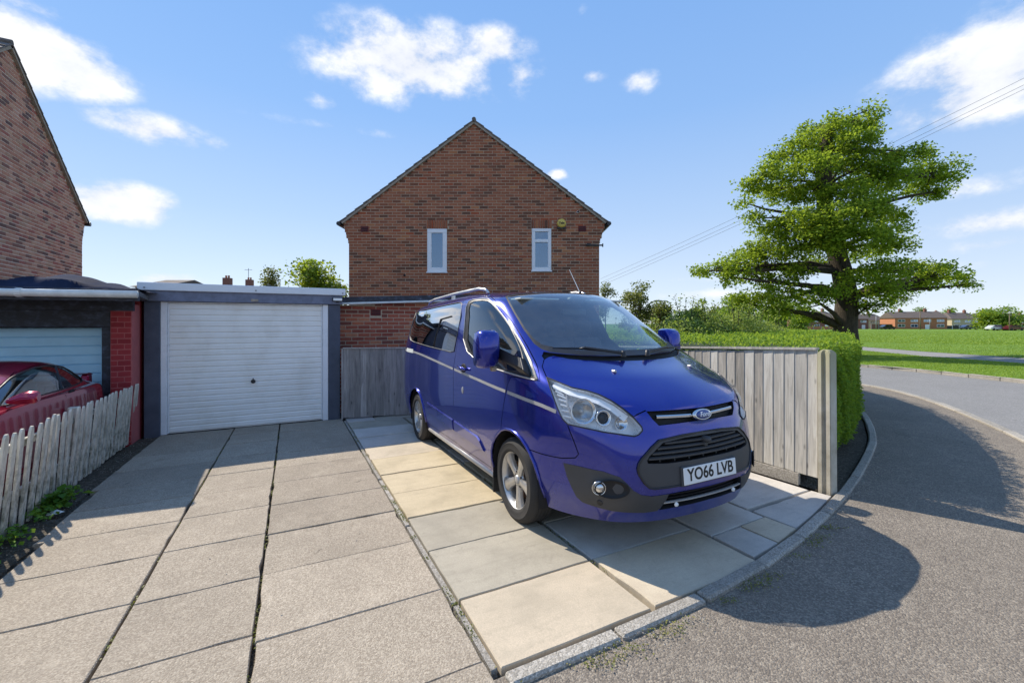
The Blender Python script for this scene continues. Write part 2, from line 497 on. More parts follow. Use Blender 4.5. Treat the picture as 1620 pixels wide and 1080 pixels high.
M['paint'] = car_paint('blue metallic paint', (.005, .012, .23, 1), (.012, .045, .50, 1), rough=.20, metal=.65, dust=.04, lowk=.7)
M['red'] = car_paint('crimson paint', (.38, .010, .045, 1), (.55, .03, .10, 1), rough=.24, dust=.03, lowk=.1)
M['black'] = plain('black plastic', (.018, .018, .02, 1), .45, var=.2, scale=12)
M['rubber'] = plain('tyre rubber', (.030, .028, .026, 1), .82, var=.35, scale=9, bump=.3)
M['trim'] = plain('charcoal bumper plastic', (.052, .052, .054, 1), .55, var=.14, scale=5, bump=.25, bscale=260)
M['dark'] = plain('deep shadow plastic', (.008, .008, .009, 1), .7)
M['chrome'] = plain('chrome', (.62, .63, .64, 1), .14, 1.0, var=.05)
M['alloy'] = plain('alloy silver', (.52, .51, .49, 1), .34, .75, var=.16, scale=14)
M['rust'] = plain('brake rust', (.16, .075, .035, 1), .85, .2, var=.4, scale=20)
M['silver'] = plain('silver stripe', (.44, .43, .42, 1), .35, .3, var=.1)
M['rail'] = plain('roof rail aluminium', (.60, .60, .60, 1), .3, .7, var=.06)
M['white_plate'] = plain('plate white', (.80, .80, .78, 1), .35, var=.03)
M['ink'] = plain('black ink', (.008, .008, .008, 1), .5)
M['badge_blue'] = plain('badge blue', (.02, .05, .22, 1), .25, .3, coat=1)
M['white_ink'] = plain('silver lettering', (.8, .82, .85, 1), .3, .3)
M['seat'] = plain('dark seat cloth', (.030, .031, .035, 1), .9, var=.3, scale=20)
M['dash'] = plain('grey dashboard', (.26, .27, .26, 1), .7, var=.15)
M['paper'] = plain('pale paper', (.62, .64, .60, 1), .8, var=.06)
M['liner'] = plain('roof lining', (.32, .32, .31, 1), .9)
M['windscreen'] = glass('windscreen glass', (.80, .93, .91, 1), 1.3, dirt=.07, base=.15)
M['tint'] = glass('door glass', (.66, .74, .72, 1), 1.5, base=.10)
M['privacy'] = glass('privacy glass', (.05, .055, .06, 1), 1.9, base=.16)
M['lens'] = glass('headlamp lens', (.96, .97, .98, 1), .8, dirt=.03, base=.02)
M['bucket'] = plain('headlamp chrome bowl', (.80, .81, .82, 1), .3, .25, var=.12, scale=18)
M['drl'] = plain('frosted lamp strip', (.86, .86, .84, 1), .35, var=.05)
M['pane'] = glass('window pane', (.45, .52, .58, 1), 1.6, base=.24)
for n_ in M['pane'].node_tree.nodes:
    if n_.type == 'BSDF_GLOSSY': n_.inputs['Color'].default_value = (.62, .80, 1, 1)  # sky blue of the reflection put into the gloss tint
M['mortar'] = plain('mortar', (.50, .40, .285, 1), .95, var=.2, scale=8, bump=.4, rand=False)
M['mortar_pink'] = plain('pale mortar', (.78, .68, .56, 1), .95, var=.2, scale=8, bump=.4, rand=False)
M['brick'] = brick_mat('brown brick', [(0, (.41, .152, .080, 1)), (.22, (.36, .130, .070, 1)), (.42, (.23, .094, .056, 1)), (.55, (.43, .165, .088, 1)), (.72, (.31, .113, .063, 1)), (.83, (.155, .076, .050, 1)), (.93, (.50, .21, .095, 1)), (.97, (.40, .105, .05, 1))], .3)
M['brick_l'] = brick_mat('mixed plum brick', [(0, (.56, .27, .18, 1)), (.24, (.46, .205, .14, 1)), (.42, (.25, .125, .10, 1)), (.56, (.60, .33, .23, 1)), (.70, (.50, .30, .20, 1)), (.80, (.16, .095, .085, 1)), (.86, (.42, .15, .115, 1)), (.95, (.62, .36, .24, 1))], .22)
M['brick_o'] = brick_mat('outhouse brick', [(0, (.46, .135, .08, 1)), (.24, (.35, .095, .062, 1)), (.45, (.25, .09, .065, 1)), (.6, (.54, .18, .095, 1)), (.75, (.41, .12, .075, 1)), (.9, (.58, .24, .13, 1))])
M['brick_red'] = brick_mat('painted red brick', [(0, (.36, .045, .05, 1)), (.4, (.31, .038, .044, 1)), (.7, (.40, .055, .06, 1))], .2)
M['mortar_red'] = plain('painted red mortar', (.45, .12, .115, 1), .9, var=.15)
M['vent'] = plain('red air brick', (.17, .03, .028, 1), .85)
M['tile'] = plain('grey brown roof tile', (.155, .135, .12, 1), .9, var=.35, scale=7, bump=.5)
M['verge'] = plain('mortared verge', (.33, .28, .22, 1), .95, var=.3, scale=12, bump=.5)
M['upvc'] = plain('white plastic frame', (.80, .81, .82, 1), .3, var=.03)
M['gutter_black'] = plain('black gutter', (.02, .022, .026, 1), .4, var=.3)
M['render'] = plain('slate blue render', (.085, .095, .125, 1), .95, var=.25, scale=5, bump=1.0, bscale=70)
M['fascia'] = plain('slate blue fascia board', (.17, .19, .26, 1), .75, var=.3, scale=10, bump=.3)
def door_white():
    g = NG('white garage door'); v = g.vec('World', (1, 1, .6)); n = g.noise(v, 2.3, 6, .6); f = g.noise(g.vec('World', (.6, .6, 14)), 7, 4, .6)
    b = g.ramp(n, [(.3, (.80, .77, .71, 1)), (.5, (.89, .87, .82, 1)), (.7, (.92, .90, .86, 1))])
    b = g.mix(g.mr(f, .5, .75, 0, .25), b, (.6, .59, .55, 1))
    g.set(Base_Color=b, Roughness=.38); return g.m
M['door_white'] = door_white()
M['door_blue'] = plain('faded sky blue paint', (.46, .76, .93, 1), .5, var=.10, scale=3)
def flaky():
    g = NG('flaking black paint'); v = g.vec('World', (1, 1, 1.6)); n = g.noise(v, 9, 8, .7)
    b = g.ramp(n, [(.48, (.022, .025, .034, 1)), (.58, (.045, .055, .08, 1)), (.66, (.06, .075, .11, 1)), (.71, (.30, .34, .40, 1))])
    g.set(Base_Color=b, Roughness=.6); g.bump(n, .5, .006); return g.m
M['flaky'] = flaky()
M['tarp'] = plain('black blue tarpaulin', (.020, .028, .055, 1), .85, var=.5, scale=3, bump=.25, bscale=10)
M['tarp'].node_tree.nodes['Principled BSDF'].inputs['Specular IOR Level'].default_value = .03
M['gutter_white'] = plain('grimy white gutter', (.66, .67, .63, 1), .4, var=.2, scale=7)
M['white_trim'] = plain('white roof trim', (.74, .77, .80, 1), .35, var=.04)
M['felt'] = plain('roof felt', (.10, .10, .105, 1), .95, var=.25, bump=.5)
def picket_mat():
    g = NG('weathered white picket'); v = g.vec('Object', (14, 14, 2.2), rand=True); n = g.noise(v, 3, 6, .65); p = g.noise(g.vec('Object', (7, 7, 4), rand=True), 2.6, 6, .7)
    sep = g.n('ShaderNodeSeparateXYZ'); g.l(g.tc.outputs['Object'], sep.inputs[0])
    b = g.ramp(n, [(.3, (.58, .53, .42, 1)), (.6, (.76, .71, .59, 1)), (.8, (.82, .78, .67, 1))])
    alg = g.math('MULTIPLY', g.mr(p, .42, .62, 0, 1), g.mr(sep.outputs['Z'], .05, .75, .95, .25))        # algae creeping up from the ground
    b = g.mix(alg, b, (.15, .15, .10, 1)); b = g.mix(g.mr(n, .66, .75, 0, .6), b, (.2, .19, .15, 1))
    g.set(Base_Color=b, Roughness=.85); g.bump(n, .4, .003); return g.m
M['picket'] = picket_mat()
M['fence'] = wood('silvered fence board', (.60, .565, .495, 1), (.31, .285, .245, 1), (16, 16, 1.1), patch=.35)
M['fence_dark'] = wood('shaded grey fence board', (.40, .37, .34, 1), (.18, .165, .155, 1), (16, 16, 1.1), patch=.5, contrast=.8)  # shade on the back fence put into a darker wood colour
def concrete_post():
    g = NG('lichened concrete post'); v = g.vec('World'); n = g.noise(v, 5, 7, .65); f = g.noise(v, 90, 3, .7)
    sep = g.n('ShaderNodeSeparateXYZ'); g.l(g.tc.outputs['Object'], sep.inputs[0])
    b = g.ramp(n, [(.3, (.33, .29, .21, 1)), (.55, (.47, .43, .34, 1)), (.75, (.56, .53, .45, 1))])
    b = g.mix(g.math('MULTIPLY', g.mr(sep.outputs['Z'], .75, 1.3, 0, .75), g.mr(n, .3, .6, .3, 1)), b, (.26, .25, .10, 1))
    g.set(Base_Color=b, Roughness=.95); g.bump(f, .5, .004); return g.m
M['post'] = concrete_post()
M['aggregate'] = aggregate('exposed aggregate slab', ((.25, .205, .152, 1), (.385, .325, .25, 1), (.54, .465, .36, 1)), 150, .42)
M['tarmac'] = aggregate('tarmac footway', ((.135, .115, .095, 1), (.225, .192, .155, 1), (.38, .33, .26, 1)), 115, .30, rand=False, bump=.8)
M['road'] = aggregate('road asphalt', ((.17, .165, .16, 1), (.24, .235, .225, 1), (.34, .33, .32, 1)), 90, .2, rand=False)
M['path'] = aggregate('path asphalt', ((.2, .19, .18, 1), (.28, .27, .26, 1), (.36, .35, .33, 1)), 60, .2, rand=False)
M['kerb'] = aggregate('concrete kerb', ((.20, .18, .15, 1), (.36, .33, .28, 1), (.52, .48, .42, 1)), 130, .35)
M['flag_buff'] = flagstone('buff flag', (.58, .49, .36, 1))
M['flag_yellow'] = flagstone('yellow flag', (.55, .455, .30, 1))
M['flag_grey'] = flagstone('grey flag', (.43, .385, .30, 1))
M['flag_cool'] = flagstone('pale grey flag', (.60, .555, .49, 1))
M['soil'] = aggregate('dark soil and grit', ((.05, .042, .032, 1), (.10, .085, .062, 1), (.2, .17, .13, 1)), 60, .4, rand=False, bump=1.0, bd=.02)
M['moss'] = leaf_mat('moss and weeds', [(0, (.10, .13, .02, 1)), (.5, (.19, .19, .04, 1)), (1, (.24, .21, .08, 1))], .2)
M['weed'] = leaf_mat('weed leaves', [(0, (.05, .13, .015, 1)), (.5, (.10, .24, .02, 1)), (1, (.19, .34, .03, 1))], .3)
def grass_mat():
    g = NG('mown grass'); v = g.vec('World'); n = g.noise(v, .25, 6, .6); f = g.noise(v, 7, 4, .7); s = g.noise(g.vec('World', (.05, .6, 1), (0, 0, -.5)), 3, 4, .6)
    b = g.ramp(n, [(.3, (.10, .185, .016, 1)), (.55, (.145, .245, .022, 1)), (.75, (.19, .29, .032, 1))])
    b = g.mix(g.mr(f, .3, .7, 0, .55), b, (.07, .135, .014, 1))
    b = g.mix(g.mr(s, .4, .65, 0, .4), b, (.21, .31, .04, 1))
    g.set(Base_Color=b, Roughness=.85, Specular_IOR_Level=.2); g.bump(f, .8, .05); return g.m
M['grass'] = grass_mat()
M['blade'] = leaf_mat('grass blades', [(0, (.13, .22, .02, 1)), (.5, (.20, .31, .03, 1)), (1, (.29, .39, .055, 1))], .35)
M['oak'] = leaf_mat('oak leaves', [(0, (.07, .13, .010, 1)), (.35, (.15, .24, .014, 1)), (.7, (.25, .35, .02, 1)), (1, (.36, .45, .035, 1))], .52, .7)
M['hedge'] = leaf_mat('privet leaves', [(0, (.07, .15, .014, 1)), (.4, (.13, .26, .02, 1)), (.8, (.20, .34, .028, 1)), (1, (.29, .41, .05, 1))], .48, .66)
M['shrub'] = leaf_mat('pale shrub leaves', [(0, (.13, .20, .04, 1)), (.5, (.24, .33, .08, 1)), (1, (.38, .44, .15, 1))], .45, .7)
M['young'] = leaf_mat('young spring leaves', [(0, (.08, .16, .02, 1)), (.5, (.14, .25, .03, 1)), (1, (.22, .32, .05, 1))], .4)
M['lime'] = leaf_mat('yellow green leaves', [(0, (.09, .17, .015, 1)), (.5, (.20, .30, .02, 1)), (1, (.36, .40, .03, 1))], .4)
M['olive'] = leaf_mat('olive leaves', [(0, (.06, .085, .02, 1)), (.5, (.12, .14, .04, 1)), (1, (.22, .20, .06, 1))], .3)
def bark():
    g = NG('oak bark'); v = g.vec('Object', (3, 3, .8)); n = g.noise(v, 4, 7, .7, .5)
    g.set(Base_Color=g.ramp(n, [(.3, (.022, .017, .012, 1)), (.6, (.072, .056, .038, 1)), (.8, (.13, .105, .07, 1))]), Roughness=.95); g.bump(n, 1.0, .06); return g.m
M['bark'] = bark()
M['hcore'] = plain('hedge inner twigs', (.03, .05, .014, 1), .95, var=.4)
M['house_brick'] = plain('far red brick', (.42, .17, .085, 1), .9, var=.15, scale=2)
M['house_dark'] = plain('far dark brick', (.22, .10, .07, 1), .9, var=.15, scale=2)
M['house_cream'] = plain('far cream render', (.50, .40, .27, 1), .9, var=.1, scale=2)
M['house_roof'] = plain('far brown roof tiles', (.12, .095, .08, 1), .9, var=.2, scale=2)
M['galv'] = plain('galvanised pole', (.30, .31, .32, 1), .5, .4)
M['pole_wood'] = plain('brown pole', (.20, .15, .10, 1), .9)
M['wire'] = plain('grey black cable', (.10, .10, .105, 1), .5)
M['yellow'] = plain('yellow alarm cover', (.66, .50, .10, 1), .4, var=.05)
M['curtain'] = plain('white net curtain', (.7, .72, .76, 1), .9)
M['room'] = plain('sky-tinted room', (.12, .19, .28, 1), .9)  # blue of the reflected sky put into the room colour
# ------------------------------------------------------------------ the setting
KERB = [(-9, 1.66), (-4, 1.70), (-1, 1.72), (.84, 1.74), (1.39, 1.74), (2.05, 1.75), (2.89, 1.84), (3.81, 2.03), (4.95, 2.34), (6.45, 2.84), (7.23, 3.15), (8.4, 3.72), (9.7, 4.48), (11.0, 5.5), (12.0, 6.6), (12.6, 8.0), (12.9, 10), (13.0, 14), (13, 40)]
ROADK = [(-9, -2.4), (-2, -2.0), (2, -1.2), (4.5, -.35), (6.8, .85), (8.0, 1.52), (9.08, 2.14), (10.15, 2.81), (11.41, 3.67), (12.74, 4.75), (13.5, 5.75), (14.1, 7.0), (14.6, 9), (14.9, 14), (14.9, 40)]
FARK = [(-9, -9), (3, -8), (9, -5), (13, -1.6), (16.0, .9), (17.5, 2.7), (18.57, 4.38), (19.23, 5.59), (20.17, 7.34), (20.73, 8.96), (21.3, 12), (21.6, 18), (21.6, 40)]
sheet('ground', [(-900, -700), (2400, -700), (2400, 2400), (-900, 2400)], -.22, M['soil'])
sheet('pavement', KERB + ROADK[::-1], -.012, M['tarmac'])
sheet('road', [(-9, -2.6), (-2, -2.1)] + [(x - .05, y - .05) for x, y in ROADK[2:]] + FARK[::-1], -.10, M['road'])
PATHN = [(14, -22), (24.0, -2), (25.6, 2.5), (26.9, 6.2), (29.6, 10.5), (33.3, 14.4), (44, 24), (62, 38)]
PATHF = [(15.7, -22.8), (26, -2.8), (28.0, 1.8), (31.6, 7.5), (35.4, 12.6), (39.7, 17.3), (50, 26), (67, 39)]
verge = sheet('verge', FARK[3:-1] + [(21.6, 30), (38, 30), (44, 24)] + PATHN[::-1][2:], .0, M['grass'])
sheet('path', PATHN + PATHF[::-1], -.015, M['path'])
sheet('field', [(19, -22.8)] + PATHF[1:] + [(62, 38), (44, 25), (38.5, 30.1), (21.6, 30.1), (21.6, 600), (1600, 1800), (2000, -300), (60, -60)], -.004, M['grass'])
sheet('garden', [(4.5, 1.95), (4.95, 2.36), (6.45, 2.86), (7.23, 3.17), (8.4, 3.74), (9.7, 4.5), (11, 5.52), (12, 6.62), (12.6, 8), (12.9, 10), (13, 40), (-20, 40), (-20, 8.2), (4.5, 8.2)], -.03, M['soil'])
sheet('driveway_bed', [(-1.95, -.4), (-1.0, 1.7), (4.5, 1.75), (4.5, 8.4), (-2.2, 8.4)], -.045, M['soil'])
sheet('neighbour_drive', [(-12, 1.7), (-1.97, 1.7), (-2.02, 8.4), (-12, 8.4)], -.05, M['aggregate'])

# kerb stones: a light strip along the driveway and garden, and along both sides of the road
def along(path, step, start=0.0):
    pts = [Vector((p[0], p[1], 0)) for p in path]; out = []; d = start
    for a, b in zip(pts, pts[1:]):
        L_ = (b - a).length
        while d <= L_:
            out.append((a + (b - a) * (d / L_), (b - a).normalized())); d += step
        d -= L_
    return out
def spline(path, k=6):
    p = [Vector((q[0], q[1], 0)) for q in path]; out = []
    for i in range(len(p) - 1):
        a, b, c, d = p[max(i - 1, 0)], p[i], p[i + 1], p[min(i + 2, len(p) - 1)]
        for j in range(k):
            t = j / k
            out.append(.5 * ((2 * b) + (-a + c) * t + (2 * a - 5 * b + 4 * c - d) * t * t + (-a + 3 * b - 3 * c + d) * t ** 3))
    return [(q.x, q.y) for q in out] + [(p[-1].x, p[-1].y)]
def kerb_run(name, path, width, top, bottom, step, side, rng, gap=.012, jit=.006):
    root = empty(name, (0, 0, 0), kind='structure')
    pts = along(spline(path), step)
    k = 0
    for (a, d), (b, _) in zip(pts, pts[1:]):
        if not rng(a): continue
        d = (b - a).normalized(); n = Vector((-d.y, d.x, 0)) * side; L_ = (b - a).length
        X0, Y0 = gap / 2, 0
        R = Matrix.Translation((a.x, a.y, gz(a.y) + RND.uniform(-jit, jit))) @ Matrix(((d.x, n.x, 0, 0), (d.y, n.y, 0, 0), (0, 0, 1, 0), (0, 0, 0, 1)))
        MB().cbox(gap / 2, L_ - gap / 2, 0, width, bottom, top, b=.012, M=R).build('kerb_stone', M['kerb'], root)
        k += 1
    return root
kerb_run('driveway_kerb', KERB[3:], .085, .014, -.15, .62, -1, lambda a: a.y < 9.5)
kerb_run('road_kerb', ROADK, .13, .012, -.2, .915, 1, lambda a: a.x > 4.5 and a.y < 12)
kerb_run('far_kerb', FARK, .12, .006, -.2, .915, -1, lambda a: a.x > 13 and a.y < 17)

# driveway slabs: cast aggregate bays on the left, laid flags on the right
drive = empty('driveway', (0, 0, 0), kind='structure')
def slab(x0, x1, y0, y1, mat, name='paving_slab', gap=.012, dz=0.0, gapy=None, th=.06, skew=0.0, pts=None, rough_edge=True):
    r = RND.uniform; gy = gap if gapy is None else gapy
    t = dz + r(-.004, .004); tx, ty = r(-.002, .002), r(-.002, .002)
    if pts is None:
        pts = [(x0 + gap / 2 + r(-.003, .003), y0 + gy / 2), (x1 - gap / 2, y0 + gy / 2 + skew), (x1 - gap / 2 + r(-.003, .003), y1 - gy / 2 + skew), (x0 + gap / 2, y1 - gy / 2)]
    if rough_edge:                                             # worn, slightly chipped edges
        fine = []
        for p, q in zip(pts, pts[1:] + pts[:1]):
            L_ = math.hypot(q[0] - p[0], q[1] - p[1]); k = max(1, int(L_ / .11))
            for i in range(k):
                f = i / k; nx_, ny_ = (q[1] - p[1]) / L_, -(q[0] - p[0]) / L_; e = -abs(r(-.0035, .0035)) - (r(.004, .012) if RND.random() < .10 else 0)
                if i == 0: e = -r(0, .006)
                fine.append((p[0] + (q[0] - p[0]) * f + nx_ * e, p[1] + (q[1] - p[1]) * f + ny_ * e))
        pts = fine
    n = len(pts); cx = sum(p[0] for p in pts) / n; cy = sum(p[1] for p in pts) / n
    m = MB(); vs = []
    for lev, ins in ((-th, 0), (-.006, 0), (0, .007)):
        for p in pts:
            x = p[0] + (cx - p[0]) * ins * 1.6; y = p[1] + (cy - p[1]) * ins * 1.6
            vs.append((x, y, gz(y) + lev + t + tx * (x - cx) + ty * (y - cy)))
    F = [tuple(range(2 * n, 3 * n))]
    for l in (0, 1):
        F += [(l * n + i, l * n + (i + 1) % n, (l + 1) * n + (i + 1) % n, (l + 1) * n + i) for i in range(n)]
    m.add(vs, F)
    return m.build(name, mat, drive)
A = M['aggregate']
colsx = [-1.62, -.80, -.165, .80]
rows = {0: [-.2, .6, 1.25, 1.9, 2.53, 3.165, 3.78, 4.38, 5.0, 5.6, 6.2, 6.85, 7.5, 8.15], 1: [-.2, .75, 1.35, 1.95, 2.55, 3.14, 3.79, 4.4, 4.98, 5.585, 6.3, 7.0, 7.6, 8.15], 2: [-.2, .6, 1.2, 1.85, 2.48, 3.15, 3.75, 4.36, 5.0, 5.55, 6.2, 6.9, 7.5, 8.15]}
for ci in range(3):
    for a, b in zip(rows[ci], rows[ci][1:]):
        x0 = colsx[ci]
        if ci == 0: x0 = -1.62 if b < 4.6 else (-1.68 if b < 6 else -1.74)
        tight = RND.random() < .5
        slab(x0, colsx[ci + 1], a, b, A, gap=.012, gapy=.003 if tight else .006, name='cast_slab')
F_ = {'b': M['flag_buff'], 'y': M['flag_yellow'], 'g': M['flag_grey'], 'c': M['flag_cool']}
fr = [1.755, 2.315, 2.93, 3.52, 4.11, 4.71, 5.34, 5.92, 6.5, 7.1, 7.7]
for (a, b), k in zip(zip(fr, fr[1:]), 'bggyyybccg'):
    slab(.84, 1.755, a, b, F_[k], 'flagstone', dz=.006)
slab(.84, 1.3, 7.7, 8.1, F_['c'], 'flagstone'); slab(1.3, 2.6, 7.7, 8.0, F_['g'], 'flagstone')
fr2 = [1.765, 2.335, 2.95, 3.55, 4.15, 4.75, 5.35, 5.95, 6.55, 7.15, 7.65]
for (a, b), k in zip(zip(fr2, fr2[1:]), 'bcgyycgccg'):
    slab(1.785, 2.74, a, b, F_[k], 'flagstone', gap=.016)
slab(0, 0, 0, 0, F_['c'], 'flagstone', pts=[(2.76, 1.845), (3.09, 1.892), (3.08, 2.18), (2.77, 2.17)])
slab(0, 0, 0, 0, F_['b'], 'flagstone', pts=[(3.105, 1.895), (3.43, 1.962), (3.42, 2.20), (3.10, 2.185)])
slab(0, 0, 0, 0, F_['c'], 'flagstone', pts=[(2.77, 2.19), (3.42, 2.215), (3.43, 2.80), (2.77, 2.80)])
slab(0, 0, 0, 0, F_['c'], 'flagstone', pts=[(3.445, 1.968), (3.80, 2.045), (4.38, 2.195), (4.36, 2.355), (3.445, 2.32)])
slab(3.445, 4.36, 2.37, 3.0, F_['c'], 'flagstone')
for a, b, k in ((2.82, 3.4, 'g'), (3.4, 4.0, 'c'), (4.0, 4.6, 'b'), (4.6, 5.2, 'g'), (5.2, 5.8, 'c'), (5.8, 6.4, 'g'), (6.4, 7.0, 'c'), (7.0, 7.5, 'g')):
    slab(2.77, 3.43, a, b, F_[k], 'flagstone')
    slab(3.445, 4.36, max(a, 3.01), b, F_['c' if k == 'g' else 'g'], 'flagstone')
# narrow edging strip between the bays and the flags
for a, b in ((1.78, 2.3), (2.32, 3.4), (3.42, 4.6), (4.62, 5.9), (5.92, 7.9)):
    slab(.803, .836, a, b, M['kerb'], 'edging_strip', gap=.004, rough_edge=False)
slab(-1.97, -1.66, 2.6, 5.0, M['soil'], 'dirt_strip', dz=-.02); slab(-1.99, -1.74, 5.0, 8.1, M['soil'], 'dirt_strip', dz=-.02)

# ------------------------------------------------------------------ leaf and grass scatter
def leaves_obj(name, pts, size, mat, parent=None, up=.25, seed=1, aspect=.55, tones=None, jitter=.35, nrm=None, curl=.25):
    """many small folded leaf faces"""
    r = np.random.default_rng(seed); n = len(pts); pts = np.asarray(pts, float)
    d = r.normal(size=(n, 3)); d[:, 2] = d[:, 2] * .7
    if nrm is not None: d = d * .75 + nrm * .9
    d /= np.linalg.norm(d, axis=1)[:, None]
    nn = r.normal(size=(n, 3)); nn[:, 2] += up * 4
    if nrm is not None: nn = nn * .6 + nrm * 1.2
    s = np.cross(d, nn); s /= np.linalg.norm(s, axis=1)[:, None] + 1e-9
    nm = np.cross(s, d)
    L_ = (size * (1 + r.uniform(-jitter, jitter, n)))[:, None]
    w = L_ * aspect
    v = np.empty((n, 4, 3))
    v[:, 0] = pts; v[:, 1] = pts + d * L_ * .5 + s * w * .5 + nm * L_ * curl * .4
    v[:, 2] = pts + d * L_ - nm * L_ * curl * .2; v[:, 3] = pts + d * L_ * .5 - s * w * .5 + nm * L_ * curl * .4
    me = bpy.data.meshes.new(name)
    me.vertices.add(n * 4); me.vertices.foreach_set('co', v.ravel())
    me.loops.add(n * 4); me.loops.foreach_set('vertex_index', np.arange(n * 4, dtype=np.int32))
    me.polygons.add(n); me.polygons.foreach_set('loop_start', np.arange(0, n * 4, 4, dtype=np.int32)); me.polygons.foreach_set('loop_total', np.full(n, 4, np.int32))
    me.update()
    if tones is None: tones = r.uniform(0, 1, n)
    at = me.attributes.new('tone', 'FLOAT', 'FACE'); at.data.foreach_set('value', np.clip(tones, 0.01, .985).astype(np.float32) * .999)
    return link(name, me, mat, parent)
def blades(name, pts, h, mat, seed=2, w=.012):
    r = np.random.default_rng(seed); n = len(pts); p = np.asarray(pts, float)
    a = r.uniform(0, 2 * math.pi, n); t = np.c_[np.cos(a), np.sin(a), np.zeros(n)] * w
    hh = h * r.uniform(.5, 1.3, n); lean = r.normal(size=(n, 2)) * .35 * hh[:, None]
    v = np.empty((n, 3, 3)); v[:, 0] = p - t; v[:, 1] = p + t; v[:, 2] = p + np.c_[lean, hh]
    me = bpy.data.meshes.new(name)
    me.vertices.add(n * 3); me.vertices.foreach_set('co', v.ravel())
    me.loops.add(n * 3); me.loops.foreach_set('vertex_index', np.arange(n * 3, dtype=np.int32))
    me.polygons.add(n); me.polygons.foreach_set('loop_start', np.arange(0, n * 3, 3, dtype=np.int32)); me.polygons.foreach_set('loop_total', np.full(n, 3, np.int32))
    me.update()
    at = me.attributes.new('tone', 'FLOAT', 'FACE'); at.data.foreach_set('value', r.uniform(.02, .98, n).astype(np.float32))
    return link(name, me, mat)
def inside(poly, P):
    P = np.asarray(P); x, y = P[:, 0], P[:, 1]; r = np.zeros(len(P), bool); n = len(poly)
    for i in range(n):
        x1, y1 = poly[i]; x2, y2 = poly[(i + 1) % n]
        c = ((y1 > y) != (y2 > y)) & (x < (x2 - x1) * (y - y1) / (y2 - y1 + 1e-12) + x1); r ^= c
    return r
def gzs(y): return -.016 * np.clip(y, -10, 18)
def grass_patch(name, label, poly, n, h, seed, w=.02):
    r = np.random.default_rng(seed); q = np.array(poly)
    p = r.uniform(q.min(0), q.max(0), (n * 3, 2)); p = p[inside(poly, p)][:n]
    o = blades(name, np.c_[p, gzs(p[:, 1]) - .005], h, M['blade'], seed, w)
    return tag(o, label, 'grass', kind='stuff')
grass_patch('verge_grass', 'short bright grass on the verge between road and path', [(16, 1), (17.6, 2.7), (18.7, 4.38), (19.4, 5.59), (20.3, 7.34), (20.9, 8.96), (21.5, 12), (30, 20), (33.3, 14.4), (29.6, 10.5), (26.9, 6.2), (25.6, 2.5)], 52000, .032, 5, .014)
def field_grass():
    r = np.random.default_rng(6); n = 170000
    d = 24 * (150 / 24) ** r.uniform(0, 1, n); a = np.radians(r.uniform(24, 92, n)); p = np.c_[d * np.sin(a), d * np.cos(a)]      # thins out with distance, as a far field reads
    ok = inside([(28.0, 1.8), (31.6, 7.5), (35.4, 12.6), (39.7, 17.3), (50, 26), (66, 39), (22, 31), (22, 200), (220, 200), (220, -40), (60, -40)], p) & ~inside(PATHN + PATHF[::-1], p)
    p = p[ok]; d = d[ok]
    near = d < 55
    o = blades('field_grass', np.c_[p[near], gzs(p[near][:, 1]) - .006], .04, M['blade'], 6, .025); tag(o, 'mown grass of the open field beyond the path', 'grass', kind='stuff')
    far = ~near
    o = blades('far_grass', np.c_[p[far], gzs(p[far][:, 1]) - .006], .05, M['blade'], 7, .08); tag(o, 'distant mown grass of the field in front of the far houses', 'grass', kind='stuff')
field_grass()

# moss, grit and weeds in the joints, along the fence foot and in the gutter of the kerb
def scatter_line(path, n, spread, zoff, seed):
    r = np.random.default_rng(seed); p = np.array([(q[0], q[1]) for q in path]); seg = np.diff(p, axis=0); L_ = np.linalg.norm(seg, axis=1); c = np.r_[0, np.cumsum(L_)]
    t = r.uniform(0, c[-1], n); k = np.clip(np.searchsorted(c, t) - 1, 0, len(seg) - 1); f = (t - c[k]) / L_[k]
    q = p[k] + seg[k] * f[:, None] + r.normal(size=(n, 2)) * spread
    return np.c_[q, gzs(q[:, 1]) + zoff]
def clumpy(pts, scale, seed, keep=.5):
    r = np.random.default_rng(seed); ph = r.uniform(0, 6, 6)
    s = pts[:, 0] * scale + pts[:, 1] * scale * 1.3
    w = np.sin(s + ph[0]) + np.sin(2.3 * s + ph[1]) + np.sin(4.1 * s + ph[2])
    return pts[w > np.quantile(w, 1 - keep)]
mp = np.vstack([clumpy(scatter_line([(.82, 1.8), (.82, 7)], 2600, .010, -.004, 21), 3.1, 1, .45), clumpy(scatter_line([(-.80, 1.2), (-.80, 7.8)], 900, .006, -.012, 22), 4, 2, .4),
                clumpy(scatter_line([(-.165, 1.2), (-.165, 7.8)], 900, .006, -.012, 23), 4.2, 3, .45), clumpy(scatter_line([(1.77, 1.8), (1.77, 5)], 500, .007, -.006, 24), 4, 4, .5),
                clumpy(scatter_line([(.85, 1.60), (2.05, 1.61), (2.89, 1.70), (3.81, 1.88)], 1500, .035, .002, 25), 6, 5, .55)])
tag(leaves_obj('joint_moss', mp, .014, M['moss'], seed=3, up=.6), 'moss and tiny weeds growing in the slab joints', 'moss', kind='stuff')
wp = clumpy(scatter_line([(-1.86, 2.6), (-1.86, 5.0), (-1.88, 5.6)], 1500, .055, .02, 26), 2.2, 6, .75)
wp[:, 2] += np.random.default_rng(1).uniform(0, .05, len(wp))
tag(leaves_obj('fence_weeds', wp, .035, M['weed'], seed=4, up=.9, aspect=.8), 'low green weeds along the foot of the picket fence', 'weeds', kind='stuff')
